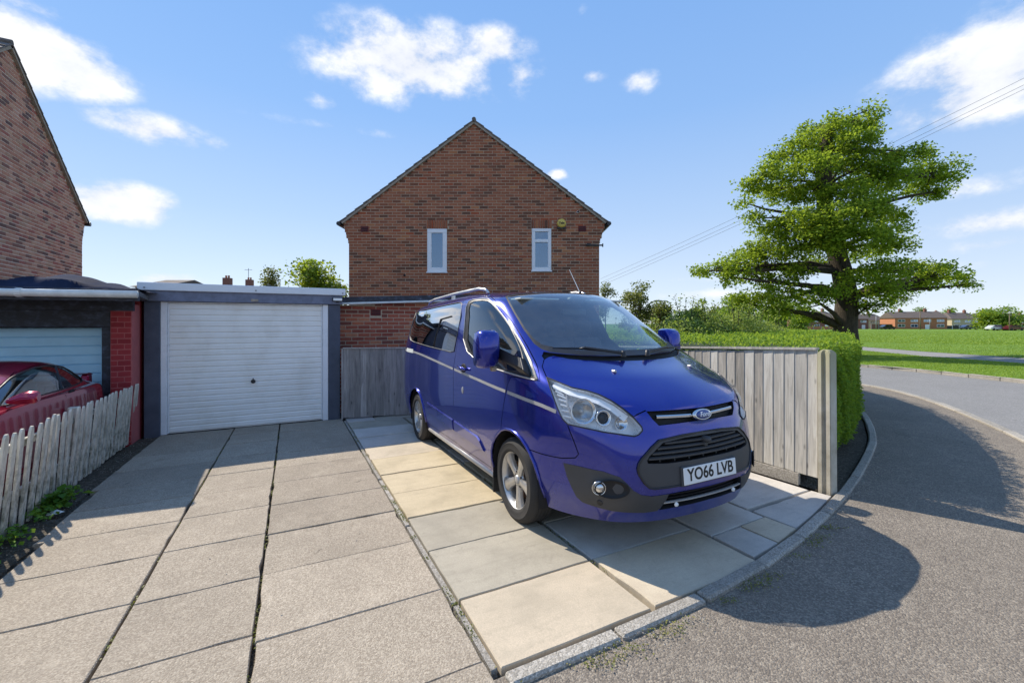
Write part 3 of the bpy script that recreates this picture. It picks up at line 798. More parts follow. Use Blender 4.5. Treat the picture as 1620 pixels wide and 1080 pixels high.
def grit():
    r = np.random.default_rng(8)
    p = np.vstack([clumpy(scatter_line([(.85, 1.60), (2.05, 1.62), (2.89, 1.71), (3.81, 1.9), (4.95, 2.2), (6.45, 2.7)], 1500, .04, 0, 31), 5, 8, .6), clumpy(scatter_line([(-1.8, 3), (-1.85, 8)], 500, .05, -.01, 32), 3, 9, .7),
                   np.c_[r.uniform(-1.5, 6, 160), r.uniform(.5, 7, 160), np.zeros(160)]])
    p[:, 2] = gzs(p[:, 1]) + .000
    p = p[~((p[:, 0] > 4.3) & (p[:, 1] > 2.9))]
    m = MB()
    for x, y, z in p:
        s = r.uniform(.002, .0065)
        R = Matrix.Translation((x, y, z + s * .3)) @ Matrix.Rotation(r.uniform(0, 3), 4, 'Z')
        m.add([R @ Vector(q) for q in ((s, 0, 0), (0, s * .7, 0), (-s, 0, 0), (0, -s * .8, 0), (0, 0, s * .8), (0, 0, -s * .5))], [(0, 1, 4), (1, 2, 4), (2, 3, 4), (3, 0, 4), (1, 0, 5), (2, 1, 5), (3, 2, 5), (0, 3, 5)])
    tag(m.build('loose_grit', M['kerb'], fix=False), 'loose grit and small stones along the kerb and joints', 'grit', kind='stuff')
grit()
# the larger clump of leaves and the scrap of white litter by the fence
r_ = np.random.default_rng(77)
q_ = r_.normal(size=(90, 3)) * [.045, .06, .03] + [-1.84, 5.25, gz(5.2) + .06]
tag(leaves_obj('dock_plant', q_, .075, M['weed'], seed=9, up=.8, aspect=.85, tones=r_.uniform(.6, .98, 90)), 'bright green broad-leaved weed against the picket fence', 'plant')
lit = MB(); lit.add([(-1.82, 4.98, gz(5) + .012), (-1.74, 4.96, gz(5) + .02), (-1.72, 5.03, gz(5) + .010), (-1.78, 5.06, gz(5) + .028), (-1.83, 5.03, gz(5) + .016), (-1.77, 5.0, gz(5) + .035)], [(0, 1, 5), (1, 2, 5), (2, 3, 5), (3, 4, 5), (4, 0, 5)])
tag(lit.build('litter_scrap', M['paper']), 'crumpled scrap of white litter beside the fence weeds', 'litter')
# ------------------------------------------------------------------ brickwork
def unit_brick():
    m = MB().cbox(-.5, .5, -.5, .5, -.5, .5, b=.035)
    return m.mesh('brick')
BRICKS = {}
def brick_face(parent, org, ux, nrm, z0, z1, spans, mat, course=.075, blen=.213, joint=.012, limit=300, proud=.004, seed=1, cam_key=True, vis=lambda p: True):
    """lay stretcher-bond bricks on a wall face; the nearest `limit` in view as objects, the rest as one mesh"""
    r = random.Random(seed); ux = Vector(ux).normalized(); nrm = Vector(nrm).normalized(); org = Vector(org)
    items = []; k = 0; z = z0
    while z + course * .6 < z1:
        zc = z + course / 2
        for a, b in spans(zc):
            pitch = blen + joint; x = math.floor(a / pitch - 1) * pitch + joint / 2 + pitch * (.5 if k % 2 else 0)
            while x < b:
                lo, hi = max(x, a + joint / 2), min(x + blen, b - joint / 2)
                if hi - lo > .03:
                    items.append((org + ux * ((lo + hi) / 2) + Vector((0, 0, zc)), hi - lo, course - joint))
                x += blen + joint
        z += course; k += 1
    camp = parent.matrix_basis.inverted() @ Vector((0, 0, CAM_H))
    def place(p, L_, h):
        pr = proud + r.uniform(-.0015, .003); d = .03
        return p + nrm * (pr - d / 2), d
    order = sorted(range(len(items)), key=lambda i: (not vis(items[i][0]), (items[i][0] - camp).length))
    single = set(order[:limit])
    me = BRICKS.get(mat.name)
    if me is None:
        me = unit_brick(); me.materials.append(mat); BRICKS[mat.name] = me
    R3 = Matrix((ux, nrm, (0, 0, 1))).transposed()
    J = MB(); tones = []
    for i, (p, L_, h) in enumerate(items):
        c, d = place(p, L_, h); hh = h - r.uniform(0, .003)
        if i in single:
            o = bpy.data.objects.new('brick', me); o.parent = parent
            o.matrix_local = Matrix.Translation(c) @ R3.to_4x4() @ Matrix.Diagonal((L_, d, hh, 1))
            col.objects.link(o)
        else:
            T = Matrix.Translation(c) @ R3.to_4x4()
            J.box(-L_ / 2, L_ / 2, -d / 2, d / 2, -hh / 2, hh / 2, M=T); tones += [r.random()] * 6
    if J.f:
        o = J.build('brickwork', mat, parent); o['kind'] = 'stuff'
        at = o.data.attributes.new('tone', 'FLOAT', 'FACE'); at.data.foreach_set('value', tones)
def cut(spans, holes, zc):
    out = []
    for a, b in spans:
        seg = [(a, b)]
        for x0, x1, h0, h1 in holes:
            if h0 < zc < h1:
                n = []
                for p, q in seg:
                    if x1 <= p or x0 >= q: n.append((p, q)); continue
                    if p < x0: n.append((p, x0))
                    if q > x1: n.append((x1, q))
                seg = n
        out += seg
    return [s for s in out if s[1] - s[0] > .03]
def gable_house(name, loc, rz, label, width, depth, eave, ridge, base, mat, mortar, holes, seed, soldiers=(), limit=300, overhang=.22, corbel=True, vis=lambda p: True, vis0=None):
    """local frame: gable face in the plane y=0 facing -y, x 0..width, z from base"""
    root = empty(name, loc, rz, label, 'house')
    hw = width / 2; slope = (ridge - eave) / (hw + overhang); ceave = eave + .0
    def roofz(x): return ridge - slope * abs(x - hw)
    cz0 = eave - .55
    def widen(z):
        if not corbel or z < cz0: return 0.0
        return min(.14, (z - cz0) / .55 * .18)
    # wall body (behind the brick faces) with real window openings in the gable
    m = MB()
    def spans(zc, hl=None):
        hl = holes if hl is None else hl
        w = widen(zc); a, b = -w, width + w
        if zc > eave - .12:
            t = max(0, (ridge - .11 - zc) / slope); a, b = max(a, hw - t), min(b, hw + t)
        return cut([(a, b)], hl, zc) if b > a else []
    # mortar backing: horizontal strips follow the same outline and openings
    zs = sorted({base, eave - .12, cz0, ridge - .12} | {h[2] for h in holes} | {h[3] for h in holes} | {base + i * .15 for i in range(int((ridge - .12 - base) / .15) + 1)})
    for z0, z1 in zip(zs, zs[1:]):
        if z1 - z0 < 1e-4: continue
        for a, b in spans((z0 + z1) / 2):
            m.box(a, b, 0, .12, z0, z1)
    wall = m.build('wall', M[mortar], root)
    n = MB(); n.box(0, .26, .262, depth, base, eave - .2); n.box(width - .26, width, .262, depth, base, eave - .2); n.box(.262, width - .262, depth - .26, depth, base, eave - .2)
    n.prism([(.1, eave - .2), (width - .1, eave - .2), (hw, ridge - .15)], depth - .12, depth, 'y')
    n.build('side_wall', M[mat], root)
    brick_face(root, (0, 0, 0), (1, 0, 0), (0, -1, 0), base, ridge - .1, lambda z: spans(z, list(holes) + list(soldiers)), M[mat], limit=limit, seed=seed, vis=vis0 or vis)
    # roof: two slabs with tile courses, verge at the gable
    for sgn in (-1, 1):
        t = MB(); L_ = math.hypot(hw + overhang, ridge - eave); cnt = int(L_ / .26); ang = math.atan2(ridge - eave, hw + overhang)
        for i in range(cnt):
            s0 = i * L_ / cnt; s1 = s0 + L_ / cnt + .05
            for j, (y0, y1) in enumerate(((-.07, depth + .07),)):
                T = Matrix.Translation((hw, 0, ridge)) @ Matrix.Diagonal((sgn, 1, 1, 1)) @ Matrix.Rotation(ang, 4, 'Y')
                vs = [(s0, y0, -.012), (s1, y0, .012), (s1, y1, .012), (s0, y1, -.012), (s0, y0, -.03), (s1, y0, -.02), (s1, y1, -.02), (s0, y1, -.03)]
                t.add([T @ Vector(q) for q in vs], [(0, 1, 2, 3), (7, 6, 5, 4), (0, 4, 5, 1), (1, 5, 6, 2), (2, 6, 7, 3), (3, 7, 4, 0)])
        rf = t.build('roof', M['tile'], root)
        v = MB(); T = Matrix.Translation((hw, 0, ridge)) @ Matrix.Diagonal((sgn, 1, 1, 1)) @ Matrix.Rotation(ang, 4, 'Y')
        v.box(0.0, L_ - .02, -.055, .12, -.085, -.032, M=T); v.build('verge', M['verge'], rf)
        g = MB(); xe = -overhang if sgn < 0 else width + overhang
        g.tube([(xe - sgn * -.02, -.09, eave - .06), (xe - sgn * -.02, depth + .05, eave - .06)], .055, 10); g.build('gutter', M['gutter_black'], rf)
    rt = MB()
    for i in range(int(depth / .45)):
        rt.tube([(hw, -.06 + i * .45, ridge + .0), (hw, -.06 + i * .45 + .46, ridge + .005)], .055, 8)
    rt.build('ridge_tile', M['tile'], root)
    return root
def upvc_window(parent, x0, x1, z0, z1, transom=None, curtain=False, fr=.085):
    w = empty('window', (0, 0, 0), parent=parent)
    m = MB(); y0, y1 = -.02, .06
    m.cbox(x0, x1, y0, y1, z0, z0 + fr, b=.008); m.cbox(x0, x1, y0, y1, z1 - fr, z1, b=.008)
    m.cbox(x0, x0 + fr, y0 + .002, y1 - .002, z0 + fr - .004, z1 - fr + .004, b=.008); m.cbox(x1 - fr, x1, y0 + .002, y1 - .002, z0 + fr - .004, z1 - fr + .004, b=.008)
    if transom: m.cbox(x0 + fr - .004, x1 - fr + .004, y0 + .001, y1 - .004, transom - fr / 2, transom + fr / 2, b=.008)
    m.build('frame', M['upvc'], w)
    MB().cbox(x0 - .02, x1 + .02, -.055, .02, z0 - .035, z0 - .003, b=.006).build('sill', M['upvc'], w)
    zs = [(z0 + fr, (transom or z1) - fr / (2 if transom else 1))] + ([(transom + fr / 2, z1 - fr)] if transom else [])
    for a, b in zs: MB().box(x0 + fr - .005, x1 - fr + .005, .018, .024, a - .004, b + .004).build('pane', M['pane'], w)
    MB().box(x0 + .01, x1 - .01, .20, .21, z0 + .01, z1 - .01).build('room_backing', M['room'], w)
    if curtain:
        c = MB(); a, b = zs[0]
        n = 10
        for i in range(n):
            t0, t1 = i / n, (i + 1) / n
            xa, xb = x0 + fr, x0 + fr + (x1 - x0 - 2 * fr) * .62
            zt = b
            def zb(t): return a + (b - a) * (.35 + .62 * t ** .8)
            yy0, yy1 = .06 + .012 * math.sin(i * 2.2), .06 + .012 * math.sin((i + 1) * 2.2)
            c.add([(xa + (xb - xa) * t0, yy0, zb(t0)), (xa + (xb - xa) * t1, yy1, zb(t1)), (xa + (xb - xa) * t1, yy1, zt), (xa + (xb - xa) * t0, yy0, zt)], [(0, 1, 2, 3)])
        c.build('curtain', M['curtain'], w, fix=False)
    return w
def soldier(parent, x0, x1, z0, h, mat, n):
    me = BRICKS.get(M[mat].name)
    w = (x1 - x0) / n
    for i in range(n):
        o = bpy.data.objects.new('brick', me); o.parent = parent
        o.matrix_local = Matrix.Translation((x0 + (i + .5) * w, -.004, z0 + h / 2)) @ Matrix.Diagonal((w - .012, .04, h - .01, 1)); col.objects.link(o)

# the brick house in the middle: its gable faces the camera
HY = 11.22
def hx(u): return (u - 810) / 686 * HY
def hz(v): return CAM_H + (512 - v) / 686 * HY
HL, HR = hx(552), hx(948)
wl = (hx(676) - HL, hx(707) - HL, hz(430), hz(362)); wr = (hx(841.5) - HL, hx(872) - HL, hz(428), hz(361.5))
sol = [(w[0] - .02, w[1] + .02, w[3], w[3] + .225) for w in (wl, wr)]
hp = W(HL, HY, 0)
def vis_house(p): return p.z > 2.35
house = gable_house('brick_house', hp, -TH, 'brown brick house with its gable end and two narrow white windows behind the blue van', HR - HL, 7.5, hz(351), hz(190), -.3, 'brick', 'mortar', [wl, wr], 5, soldiers=sol, vis=vis_house)
upvc_window(house, *wl, fr=.11); upvc_window(house, *wr, transom=hz(381), curtain=True, fr=.085)
for s in sol: soldier(house, s[0], s[1], s[2], .222, 'brick', 9)
def on_gable(u, v, y=-.02): return (hx(u) - HL, y, hz(v))
for u, v in ((577, 362.5), (921, 362)):
    x, y, z = on_gable(u, v)
    a = MB().cbox(x - .10, x + .10, -.022, .02, z - .072, z + .072, b=.006); ab = a.build('air_brick', M['vent'], house)
    for i in range(3): MB().box(x - .085, x + .085, -.026, -.0225, z - .05 + i * .04, z - .03 + i * .04).build('vent_slot', M['dark'], ab)
x, y, z = on_gable(888, 354)
bellbox = empty('alarm_box', house.matrix_basis @ Vector((x, -.012, z)), -TH, 'round yellow burglar alarm box high on the brick gable', 'alarm box')
T = Matrix.Rotation(math.radians(90), 4, 'X')
o = MB().lathe([(.001, .085), (.075, .082), (.10, .07), (.115, .045), (.118, 0), (.001, 0)], 28, M=T).build('cover', M['yellow'], bellbox, smooth=True)
MB().box(-.118, .118, -.05, 0, -.135, -.10).build('base_plate', M['black'], bellbox)
text_mesh('lettering', 'Yale', M['ink'], bellbox, .085, .002, Matrix.Translation((0, -.0865, .0)) @ T, bold=.003)
x, y, z = on_gable(914, 336)
camr = empty('security_camera', house.matrix_basis @ Vector((x, -.01, z)), -TH, 'small white security camera near the right roof slope', 'camera')
MB().lathe([(.001, .05), (.03, .045), (.035, .02), (.035, 0)], 12, M=T).build('body', M['upvc'], camr, smooth=True)
MB().lathe([(.001, .085), (.022, .08), (.025, .05)], 12, M=T).build('lens', M['black'], camr, smooth=True)
x, y, z = on_gable(948, 388.5)
brk = empty('wire_bracket', house.matrix_basis @ Vector((x - .35, -.02, z)), -TH, 'dark metal bracket on the right corner of the brick gable', 'bracket')
MB().box(0, .42, -.03, -.005, -.015, .02).box(.42, .445, -.035, 0, -.04, .045).build('arm', M['black'], brk)
MB().box(.02, .12, -.05, -.031, -.01, .05).build('insulator', M['black'], brk)
x, y, z = on_gable(640, 435.5)
MB().lathe([(.001, .012), (.025, .012), (.03, 0)], 12, M=Matrix.Translation((x, -.012, z)) @ T).build('vent_pipe', M['dark'], house)

# left-hand house: its gable runs away from the camera behind the garages
lh = gable_house('brick_house', (-4.72, 8.28, 0), math.radians(90), 'plum brick house gable at the left edge, rising above the black tarpaulin roof', 6.46, 7.5, hz(351), hz(190), -.3, 'brick_l', 'mortar_pink', [], 9, vis=lambda p: p.z > 2.2)

# ------------------------------------------------------------------ flat-roofed brick outhouse behind the fence
oh = empty('brick_outhouse', (.82, 8.86, 0), 0, 'low red brick outhouse with black fascia behind the dark fence', 'outhouse')
OW = 3.55
def ohz(x): return 1.88 + .05 * x
vx0, vx1, vz0, vz1 = .56, .78, 1.68, 1.83
m = MB()
m.prism([(0, -.3), (OW, -.3), (OW, ohz(OW)), (0, ohz(0))], 0, .11, 'y'); m.build('wall', M['mortar'], oh)
MB().box(0, .11, .112, 1.2, -.3, 1.87).box(OW - .11, OW, .112, 1.2, -.3, 1.87).build('side_wall', M['brick_o'], oh)
brick_face(oh, (0, 0, 0), (1, 0, 0), (0, -1, 0), -.3, 2.02, lambda z: cut([(0, OW if z < 1.88 else OW)], [(vx0, vx1, vz0, vz1)], z) if z < 1.86 else [((z - 1.88) / .05 if z > 1.88 else 0, OW)] if z < ohz(OW) - .04 else [], M['brick_o'], limit=300, seed=3, vis=lambda p: p.z > 1.0)
vb = MB().cbox(vx0 + .012, vx1 - .012, -.012, .03, vz0 + .01, vz1 - .01, b=.005).build('air_brick', M['vent'], oh)
for i in range(3): MB().box(vx0 + .03, vx1 - .03, -.016, -.0125, vz0 + .03 + i * .035, vz0 + .045 + i * .035).build('vent_slot', M['dark'], vb)
sh = Matrix(((1, 0, 0, 0), (0, 1, 0, 0), (.05, 0, 1, 0), (0, 0, 0, 1)))
rf = MB().box(-.06, OW + .08, -.10, 1.35, 1.955, 2.015, M=sh).build('roof', M['felt'], oh)
MB().cbox(-.08, OW + .1, -.13, -.102, 1.905, 2.03, b=.004, M=sh).build('fascia', M['flaky'], rf)
MB().cbox(-.06, OW + .1, -.16, -.1315, 1.885, 1.925, b=.01, M=sh).build('gutter', M['gutter_white'], rf)

# ------------------------------------------------------------------ the garage with the white up-and-over door
ga = empty('garage', (0, 8.17, 0), 0, 'slate grey rendered single garage with a white door at the end of the drive', 'garage')
zb = gz(8.17)
def pier(x0, x1, name='pier'):
    MB().cbox(x0, x1, -.06, .16, zb - .2, 1.862, b=.008).build(name, M['render'], ga)
pier(-1.925, -1.735); pier(.575, .765)
MB().box(-1.92, -1.80, .162, 5.0, -.4, 1.98).box(.64, .76, .162, 5.0, -.45, 1.98).box(-1.798, .638, 4.88, 5.0, -.45, 1.98).build('side_wall', M['render'], ga)
fa = MB().cbox(-1.95, .80, -.10, -.03, 1.864, 2.028, b=.006).build('fascia', M['fascia'], ga)
tr = MB().cbox(-1.985, .845, -.135, .05, 2.02, 2.135, b=.006).build('roof_trim', M['white_trim'], ga)
for x in (-1.90, -.5, .80): MB().lathe([(.001, .012), (.012, .01), (.013, 0)], 8, M=Matrix.Translation((x, -.135, 2.06)) @ T).build('trim_screw', M['galv'], tr)
MB().box(-1.97, .83, .052, 5.1, 2.03, 2.10).build('roof', M['felt'], ga)
fm = MB(); fm.cbox(-1.733, -1.655, -.045, .03, zb, 1.858, b=.006).cbox(.485, .573, -.045, .03, zb, 1.858, b=.006).cbox(-1.653, .483, -.03, .03, 1.842, 1.860, b=.004)
fm.build('door_frame', M['upvc'], ga)
for a_ in (-1.652, .462): MB().cbox(a_, a_ + .02, -.034, .02, zb + .01, 1.84, b=.004).build('door_edge', M['upvc'], ga)
gd = empty('garage_door', (0, 0, 0), parent=ga)
npan = 22; ph = (1.838 - zb - .02) / npan
pm = None
for i in range(npan):
    z0 = zb + .02 + i * ph
    if pm is None:
        q = MB(); n = 1
        q.prism([(-.012, 0), (-.026, .012), (-.027, ph - .02), (-.012, ph - .006), (.01, ph - .006), (.01, 0)], -1.63, .46, 'x')
        q.v = [(x, y, z) for x, y, z in q.v]
        o = q.build('panel', M['door_white'], gd); pm = o.data
    else:
        o = bpy.data.objects.new('panel', pm); o.parent = gd; col.objects.link(o)
    o.location = (0, 0, z0)
MB().box(-1.63, .46, -.010, .012, zb + .01, 1.838).build('backing', M['door_white'], gd)
hd = MB(); hd.lathe([(.001, .03), (.028, .028), (.03, .004), (.034, 0)], 16, M=Matrix.Translation((-.545, -.027, .60)) @ T); hd.lathe([(.001, .055), (.012, .053), (.012, .03)], 10, M=Matrix.Translation((-.545, -.027, .60)) @ T)
hd.cbox(-.551, -.539, -.05, -.03, .60, .655, b=.003); hd.build('handle', M['black'], gd)
sn = MB().cbox(-.57, -.47, -.115, -.1005, 1.885, 1.925, b=.004).build('door_plaque', M['verge'], fa)
fl = empty('floodlight', (.715, 8.17 - .10, 1.945), 0, 'small black floodlight on the right end of the garage fascia', 'light')
MB().cbox(-.085, .085, -.06, -.02, -.03, .035, b=.008).build('housing', M['black'], fl); MB().cbox(-.07, .07, -.0645, -.0605, -.018, .024, b=.001).build('lens', M['drl'], fl); MB().box(-.02, .02, -.02, .0, -.05, .0).build('bracket', M['black'], fl)

# ------------------------------------------------------------------ neighbour's garage with the sky-blue door
nb = empty('garage', (0, 7.74, 0), 0, 'tarpaulin-roofed garage with a faded sky-blue door behind the red car', 'garage')
zb2 = gz(7.7) - .05
px0, px1 = -2.19, -1.965
MB().box(px0, px1, .0, .35, zb2 - .1, 1.80).build('pillar_core', M['mortar_red'], nb)
brick_face(nb, (px0, 0, 0), (1, 0, 0), (0, -1, 0), zb2, 1.80, lambda z: [(0, px1 - px0)], M['brick_red'], blen=.135, seed=6)
MB().box(-2.19, -1.97, .36, 4.9, -.4, 1.86).box(-4.55, -4.4, .0, 4.9, -.4, 1.86).box(-4.4, -2.19, 4.75, 4.9, -.4, 1.86).build('side_wall', M['brick_red'], nb)
for a_ in (-2.30, -4.395): MB().cbox(a_, a_ + .105, .06, .20, zb2, 1.70, b=.006).build('door_post', M['flaky'], nb)
MB().cbox(-4.6, -2.195, .02, .14, 1.485, 1.72, b=.006).build('lintel', M['flaky'], nb)
MB().cbox(-4.62, -1.935, -.03, .018, 1.705, 1.85, b=.005).build('fascia', M['flaky'], nb)
bd = empty('garage_door', (0, 0, 0), parent=nb)
npan2 = 13; ph2 = (1.478 - zb2) / npan2; pm = None
for i in range(npan2):
    if pm is None:
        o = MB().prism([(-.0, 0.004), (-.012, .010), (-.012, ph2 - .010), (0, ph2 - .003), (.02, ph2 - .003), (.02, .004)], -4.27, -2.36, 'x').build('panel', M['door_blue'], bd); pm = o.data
    else:
        o = bpy.data.objects.new('panel', pm); o.parent = bd; col.objects.link(o)
    o.location = (0, .27, zb2 + i * ph2)
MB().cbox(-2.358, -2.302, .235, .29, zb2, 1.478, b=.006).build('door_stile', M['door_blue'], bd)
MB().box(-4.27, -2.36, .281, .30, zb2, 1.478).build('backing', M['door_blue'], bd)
RF = [(-1.64, -1.02), (-1.945, .9), (-1.945, 4.95), (-4.62, 4.95), (-4.75, -.62)]           # roof plan (from the door line)
MB().prism(RF, 1.868, 1.925, 'z').build('roof', M['felt'], nb)
fa_, fb_ = Vector((-1.64, -1.02, 0)), Vector((-4.75, -.62, 0)); fd = (fb_ - fa_).normalized(); fnn = Vector((fd.y, -fd.x, 0)); fnn = fnn if fnn.y < 0 else -fnn
RE = Matrix.Translation(fa_) @ Matrix((fd, fnn, Vector((0, 0, 1)))).transposed().to_4x4()
fl_len = (fb_ - fa_).length
MB().cbox(-.01, fl_len, .001, .03, 1.800, 1.945, b=.004, M=RE).build('eaves_board', M['flaky'], nb)
gt = MB().tube([RE @ Vector((-.015, .075, 1.880)), RE @ Vector((1.7, .075, 1.876)), RE @ Vector((fl_len, .075, 1.872))], .043, 12).build('gutter', M['gutter_white'], nb, smooth=True)
MB().lathe([(.048, -.03), (.052, -.02), (.052, .02), (.048, .03)], 12, M=RE @ Matrix.Translation((1.05, .075, 1.878)) @ Matrix.Rotation(math.radians(90), 4, 'Y')).build('joint', M['gutter_white'], gt)
def tarp():
    nx, ny = 70, 28; m = MB(); vs = []
    for i in range(nx + 1):
        for j in range(ny + 1):
            t = i / nx; q = (j / ny) ** 1.5; p = RE @ Vector((t * fl_len * .99 + .02, .045, 0)); x = p.x + (-.25 * q if t < .2 else 0) * (1 - t / .2 if t < .2 else 0); y = p.y + q * 4.2
            s_ = t * fl_len
            z = 1.965 + .05 * (1 - math.exp(-((y - p.y) / .25) ** 2)) * min(1, s_ / .8) + .010 * math.sin(s_ * 9 + y * 4) + .012 * math.sin(s_ * 3.1 + 1.3 * y)
            z += .10 * math.exp(-((s_ - .75) / .34) ** 2 - ((y + .45) / .5) ** 2) + .06 * math.exp(-((s_ - 1.5) / .5) ** 2 - ((y + .4) / .4) ** 2) + .03 * math.exp(-((s_ - .25) / .2) ** 2 - ((y + .6) / .3) ** 2) + .03 * math.exp(-((s_ - 2.4) / .5) ** 2 - ((y + .2) / .5) ** 2)
            z += .022 * math.sin(26 * (s_ * .7 - y * .55) + 2.5 * math.sin(s_ * 4)) * math.exp(-((s_ - .8) / .55) ** 2)
            if j == 0: z = 1.915 + .008 * math.sin(s_ * 11)
            if j == 1: z = 1.950 + .006 * math.sin(s_ * 8)
            vs.append((x, y, z))
    F = [(i * (ny + 1) + j, (i + 1) * (ny + 1) + j, (i + 1) * (ny + 1) + j + 1, i * (ny + 1) + j + 1) for i in range(nx) for j in range(ny)]
    m.add(vs, F); o = m.build('tarpaulin', M['tarp'], None, smooth=True); o.location = (0, 7.74, 0)
    tag(o, 'crumpled black and blue tarpaulin laid over the blue-door garage roof', 'tarpaulin')
tarp()
# ------------------------------------------------------------------ lofted car bodies
def herm(t): return (1 + 2 * t) * (1 - t) ** 2, t * (1 - t) ** 2, t * t * (3 - 2 * t), t * t * (t - 1)
class Loft:
    """half body (y >= 0): rings run from the rear centre round the side to the front centre"""
    def __init__(s, rings):
        s.P = np.array(rings, float)
        kn = lambda ax: np.r_[0, np.cumsum(np.linalg.norm(np.diff(s.P, axis=ax), axis=2).mean(axis=1 - ax) ** .7)]
        s.TK, s.TJ = kn(0), kn(1)
        def tang(V, T):
            m = np.zeros_like(V); h = np.diff(T)[:, None, None]; d = np.diff(V, axis=0) / h
            m[1:-1] = (d[:-1] * h[1:] + d[1:] * h[:-1]) / (h[:-1] + h[1:]); m[0] = d[0]; m[-1] = d[-1]; return m
        sw = lambda V: np.swapaxes(V, 0, 1)
        s.MK = tang(s.P, s.TK); s.MJ = sw(tang(sw(s.P), s.TJ)); s.MX = sw(tang(sw(s.MK), s.TJ))
        for A_ in (s.MJ, s.MX):
            A_[:, -1] *= [0, 1, 0]; A_[:, 0] *= [0, 1, 0]
        s.na, s.nb = s.P.shape[1] - 1, s.P.shape[0] - 1
    def S(s, a, b):
        a = np.clip(np.asarray(a, float), 0, s.na - 1e-9); b = np.clip(np.asarray(b, float), 0, s.nb - 1e-9)
        j = a.astype(int); k = b.astype(int)
        A_ = [x[..., None] for x in herm(a - j)]; B = [x[..., None] for x in herm(b - k)]
        hj = (s.TJ[j + 1] - s.TJ[j])[..., None]; hk = (s.TK[k + 1] - s.TK[k])[..., None]
        row = lambda V, Q, kk: V[kk, j] * A_[0] + Q[kk, j] * hj * A_[1] + V[kk, j + 1] * A_[2] + Q[kk, j + 1] * hj * A_[3]
        return row(s.P, s.MJ, k) * B[0] + row(s.MK, s.MX, k) * hk * B[1] + row(s.P, s.MJ, k + 1) * B[2] + row(s.MK, s.MX, k + 1) * hk * B[3]
    def N(s, a, b):
        a = np.asarray(a, float); b = np.asarray(b, float); e = 2e-3
        a0, a1 = np.clip(a - e, 0, s.na), np.clip(a + e, 0, s.na); b0, b1 = np.clip(b - e, 0, s.nb), np.clip(b + e, 0, s.nb)
        n = np.cross(s.S(a1, b) - s.S(a0, b), s.S(a, b1) - s.S(a, b0))
        return n / (np.linalg.norm(n, axis=-1)[..., None] + 1e-12) * s.sign
    def at(s, a, b, off=0.0, side=1):
        p = s.S(a, b) + s.N(a, b) * off; return Vector((p[0], p[1] * side, p[2]))
    def nv(s, a, b, side=1):
        n = s.N(a, b); return Vector((n[0], n[1] * side, n[2]))
    def inv_side(s, x, z, ar):
        if not hasattr(s, '_g'):
            s._g = np.meshgrid(np.linspace(0, s.na, s.na * 30 + 1), np.linspace(0, s.nb, s.nb * 30 + 1), indexing='ij'); s._s = s.S(*s._g)
        d = (s._s[..., 0] - x) ** 2 + (s._s[..., 2] - z) ** 2 + ((s._g[0] < ar[0]) | (s._g[0] > ar[1])) * 1e3
        i = np.unravel_index(d.argmin(), d.shape); return float(s._g[0][i]), float(s._g[1][i])
    def metric(s, p):
        e = 1e-3; Sa = (s.S(p[0] + e, p[1]) - s.S(p[0] - e, p[1])) / (2 * e); Sb = (s.S(p[0], p[1] + e) - s.S(p[0], p[1] - e)) / (2 * e)
        return np.array([[Sa @ Sa, Sa @ Sb], [Sa @ Sb, Sb @ Sb]])
    def strip(s, line, w):
        """polygon in (a, b) of a strip of width w metres along a line"""
        L_, R_ = [], []; line = [np.array(q, float) for q in line]
        for i, p in enumerate(line):
            t = line[min(i + 1, len(line) - 1)] - line[max(i - 1, 0)]; q = s.metric(np.clip(p, .01, [s.na - .01, s.nb - .01])); gt = q @ t; n = np.array([-gt[1], gt[0]])
            n = n / math.sqrt(max(n @ q @ n, 1e-12)) * w / 2; L_.append(tuple(p + n)); R_.append(tuple(p - n))
        return L_ + R_[::-1]
    def flat(s, ka, kb):
        bm = bmesh.new(); A_ = np.linspace(0, s.na, s.na * ka + 1); B = np.linspace(0, s.nb, s.nb * kb + 1)
        g = [[bm.verts.new((a, b, 0)) for b in B] for a in A_]
        for i in range(len(A_) - 1):
            for j in range(len(B) - 1): bm.faces.new((g[i][j], g[i + 1][j], g[i + 1][j + 1], g[i][j + 1]))
        return bm
    def split(s, regions, ka=8, kb=6):
        """cut the flat (a, b) sheet along every region outline; return {name: faces as lists of (a, b)}"""
        bm = s.flat(ka, kb)
        for name, poly in regions:
            n = len(poly)
            for i in range(n):
                p, q = Vector((*poly[i], 0)), Vector((*poly[(i + 1) % n], 0))
                if (q - p).length < 1e-6: continue
                lo = (min(p.x, q.x) - 1e-4, min(p.y, q.y) - 1e-4); hi = (max(p.x, q.x) + 1e-4, max(p.y, q.y) + 1e-4)
                no = Vector((-(q - p).y, (q - p).x, 0)).normalized(); fs = []
                for f in bm.faces:
                    xs = [v.co for v in f.verts]
                    if max(c.x for c in xs) < lo[0] or min(c.x for c in xs) > hi[0] or max(c.y for c in xs) < lo[1] or min(c.y for c in xs) > hi[1]: continue
                    d = [(c - p).dot(no) for c in xs]
                    if min(d) < -1e-5 and max(d) > 1e-5: fs.append(f)
                if fs:
                    geo = set(fs)
                    for f in fs: geo.update(f.verts); geo.update(f.edges)
                    bmesh.ops.bisect_plane(bm, geom=list(geo), plane_co=p, plane_no=no, dist=1e-6)
        faces = [[(v.co.x, v.co.y) for v in f.verts] for f in bm.faces]; bm.free()
        cen = np.array([np.mean(f, axis=0) for f in faces]); lab = np.full(len(faces), -1)
        for k in range(len(regions) - 1, -1, -1): lab[inside(regions[k][1], cen)] = k
        out = {}
        for f, l in zip(faces, lab): out.setdefault(regions[l][0] if l >= 0 else 'body', []).append(f)
        return out
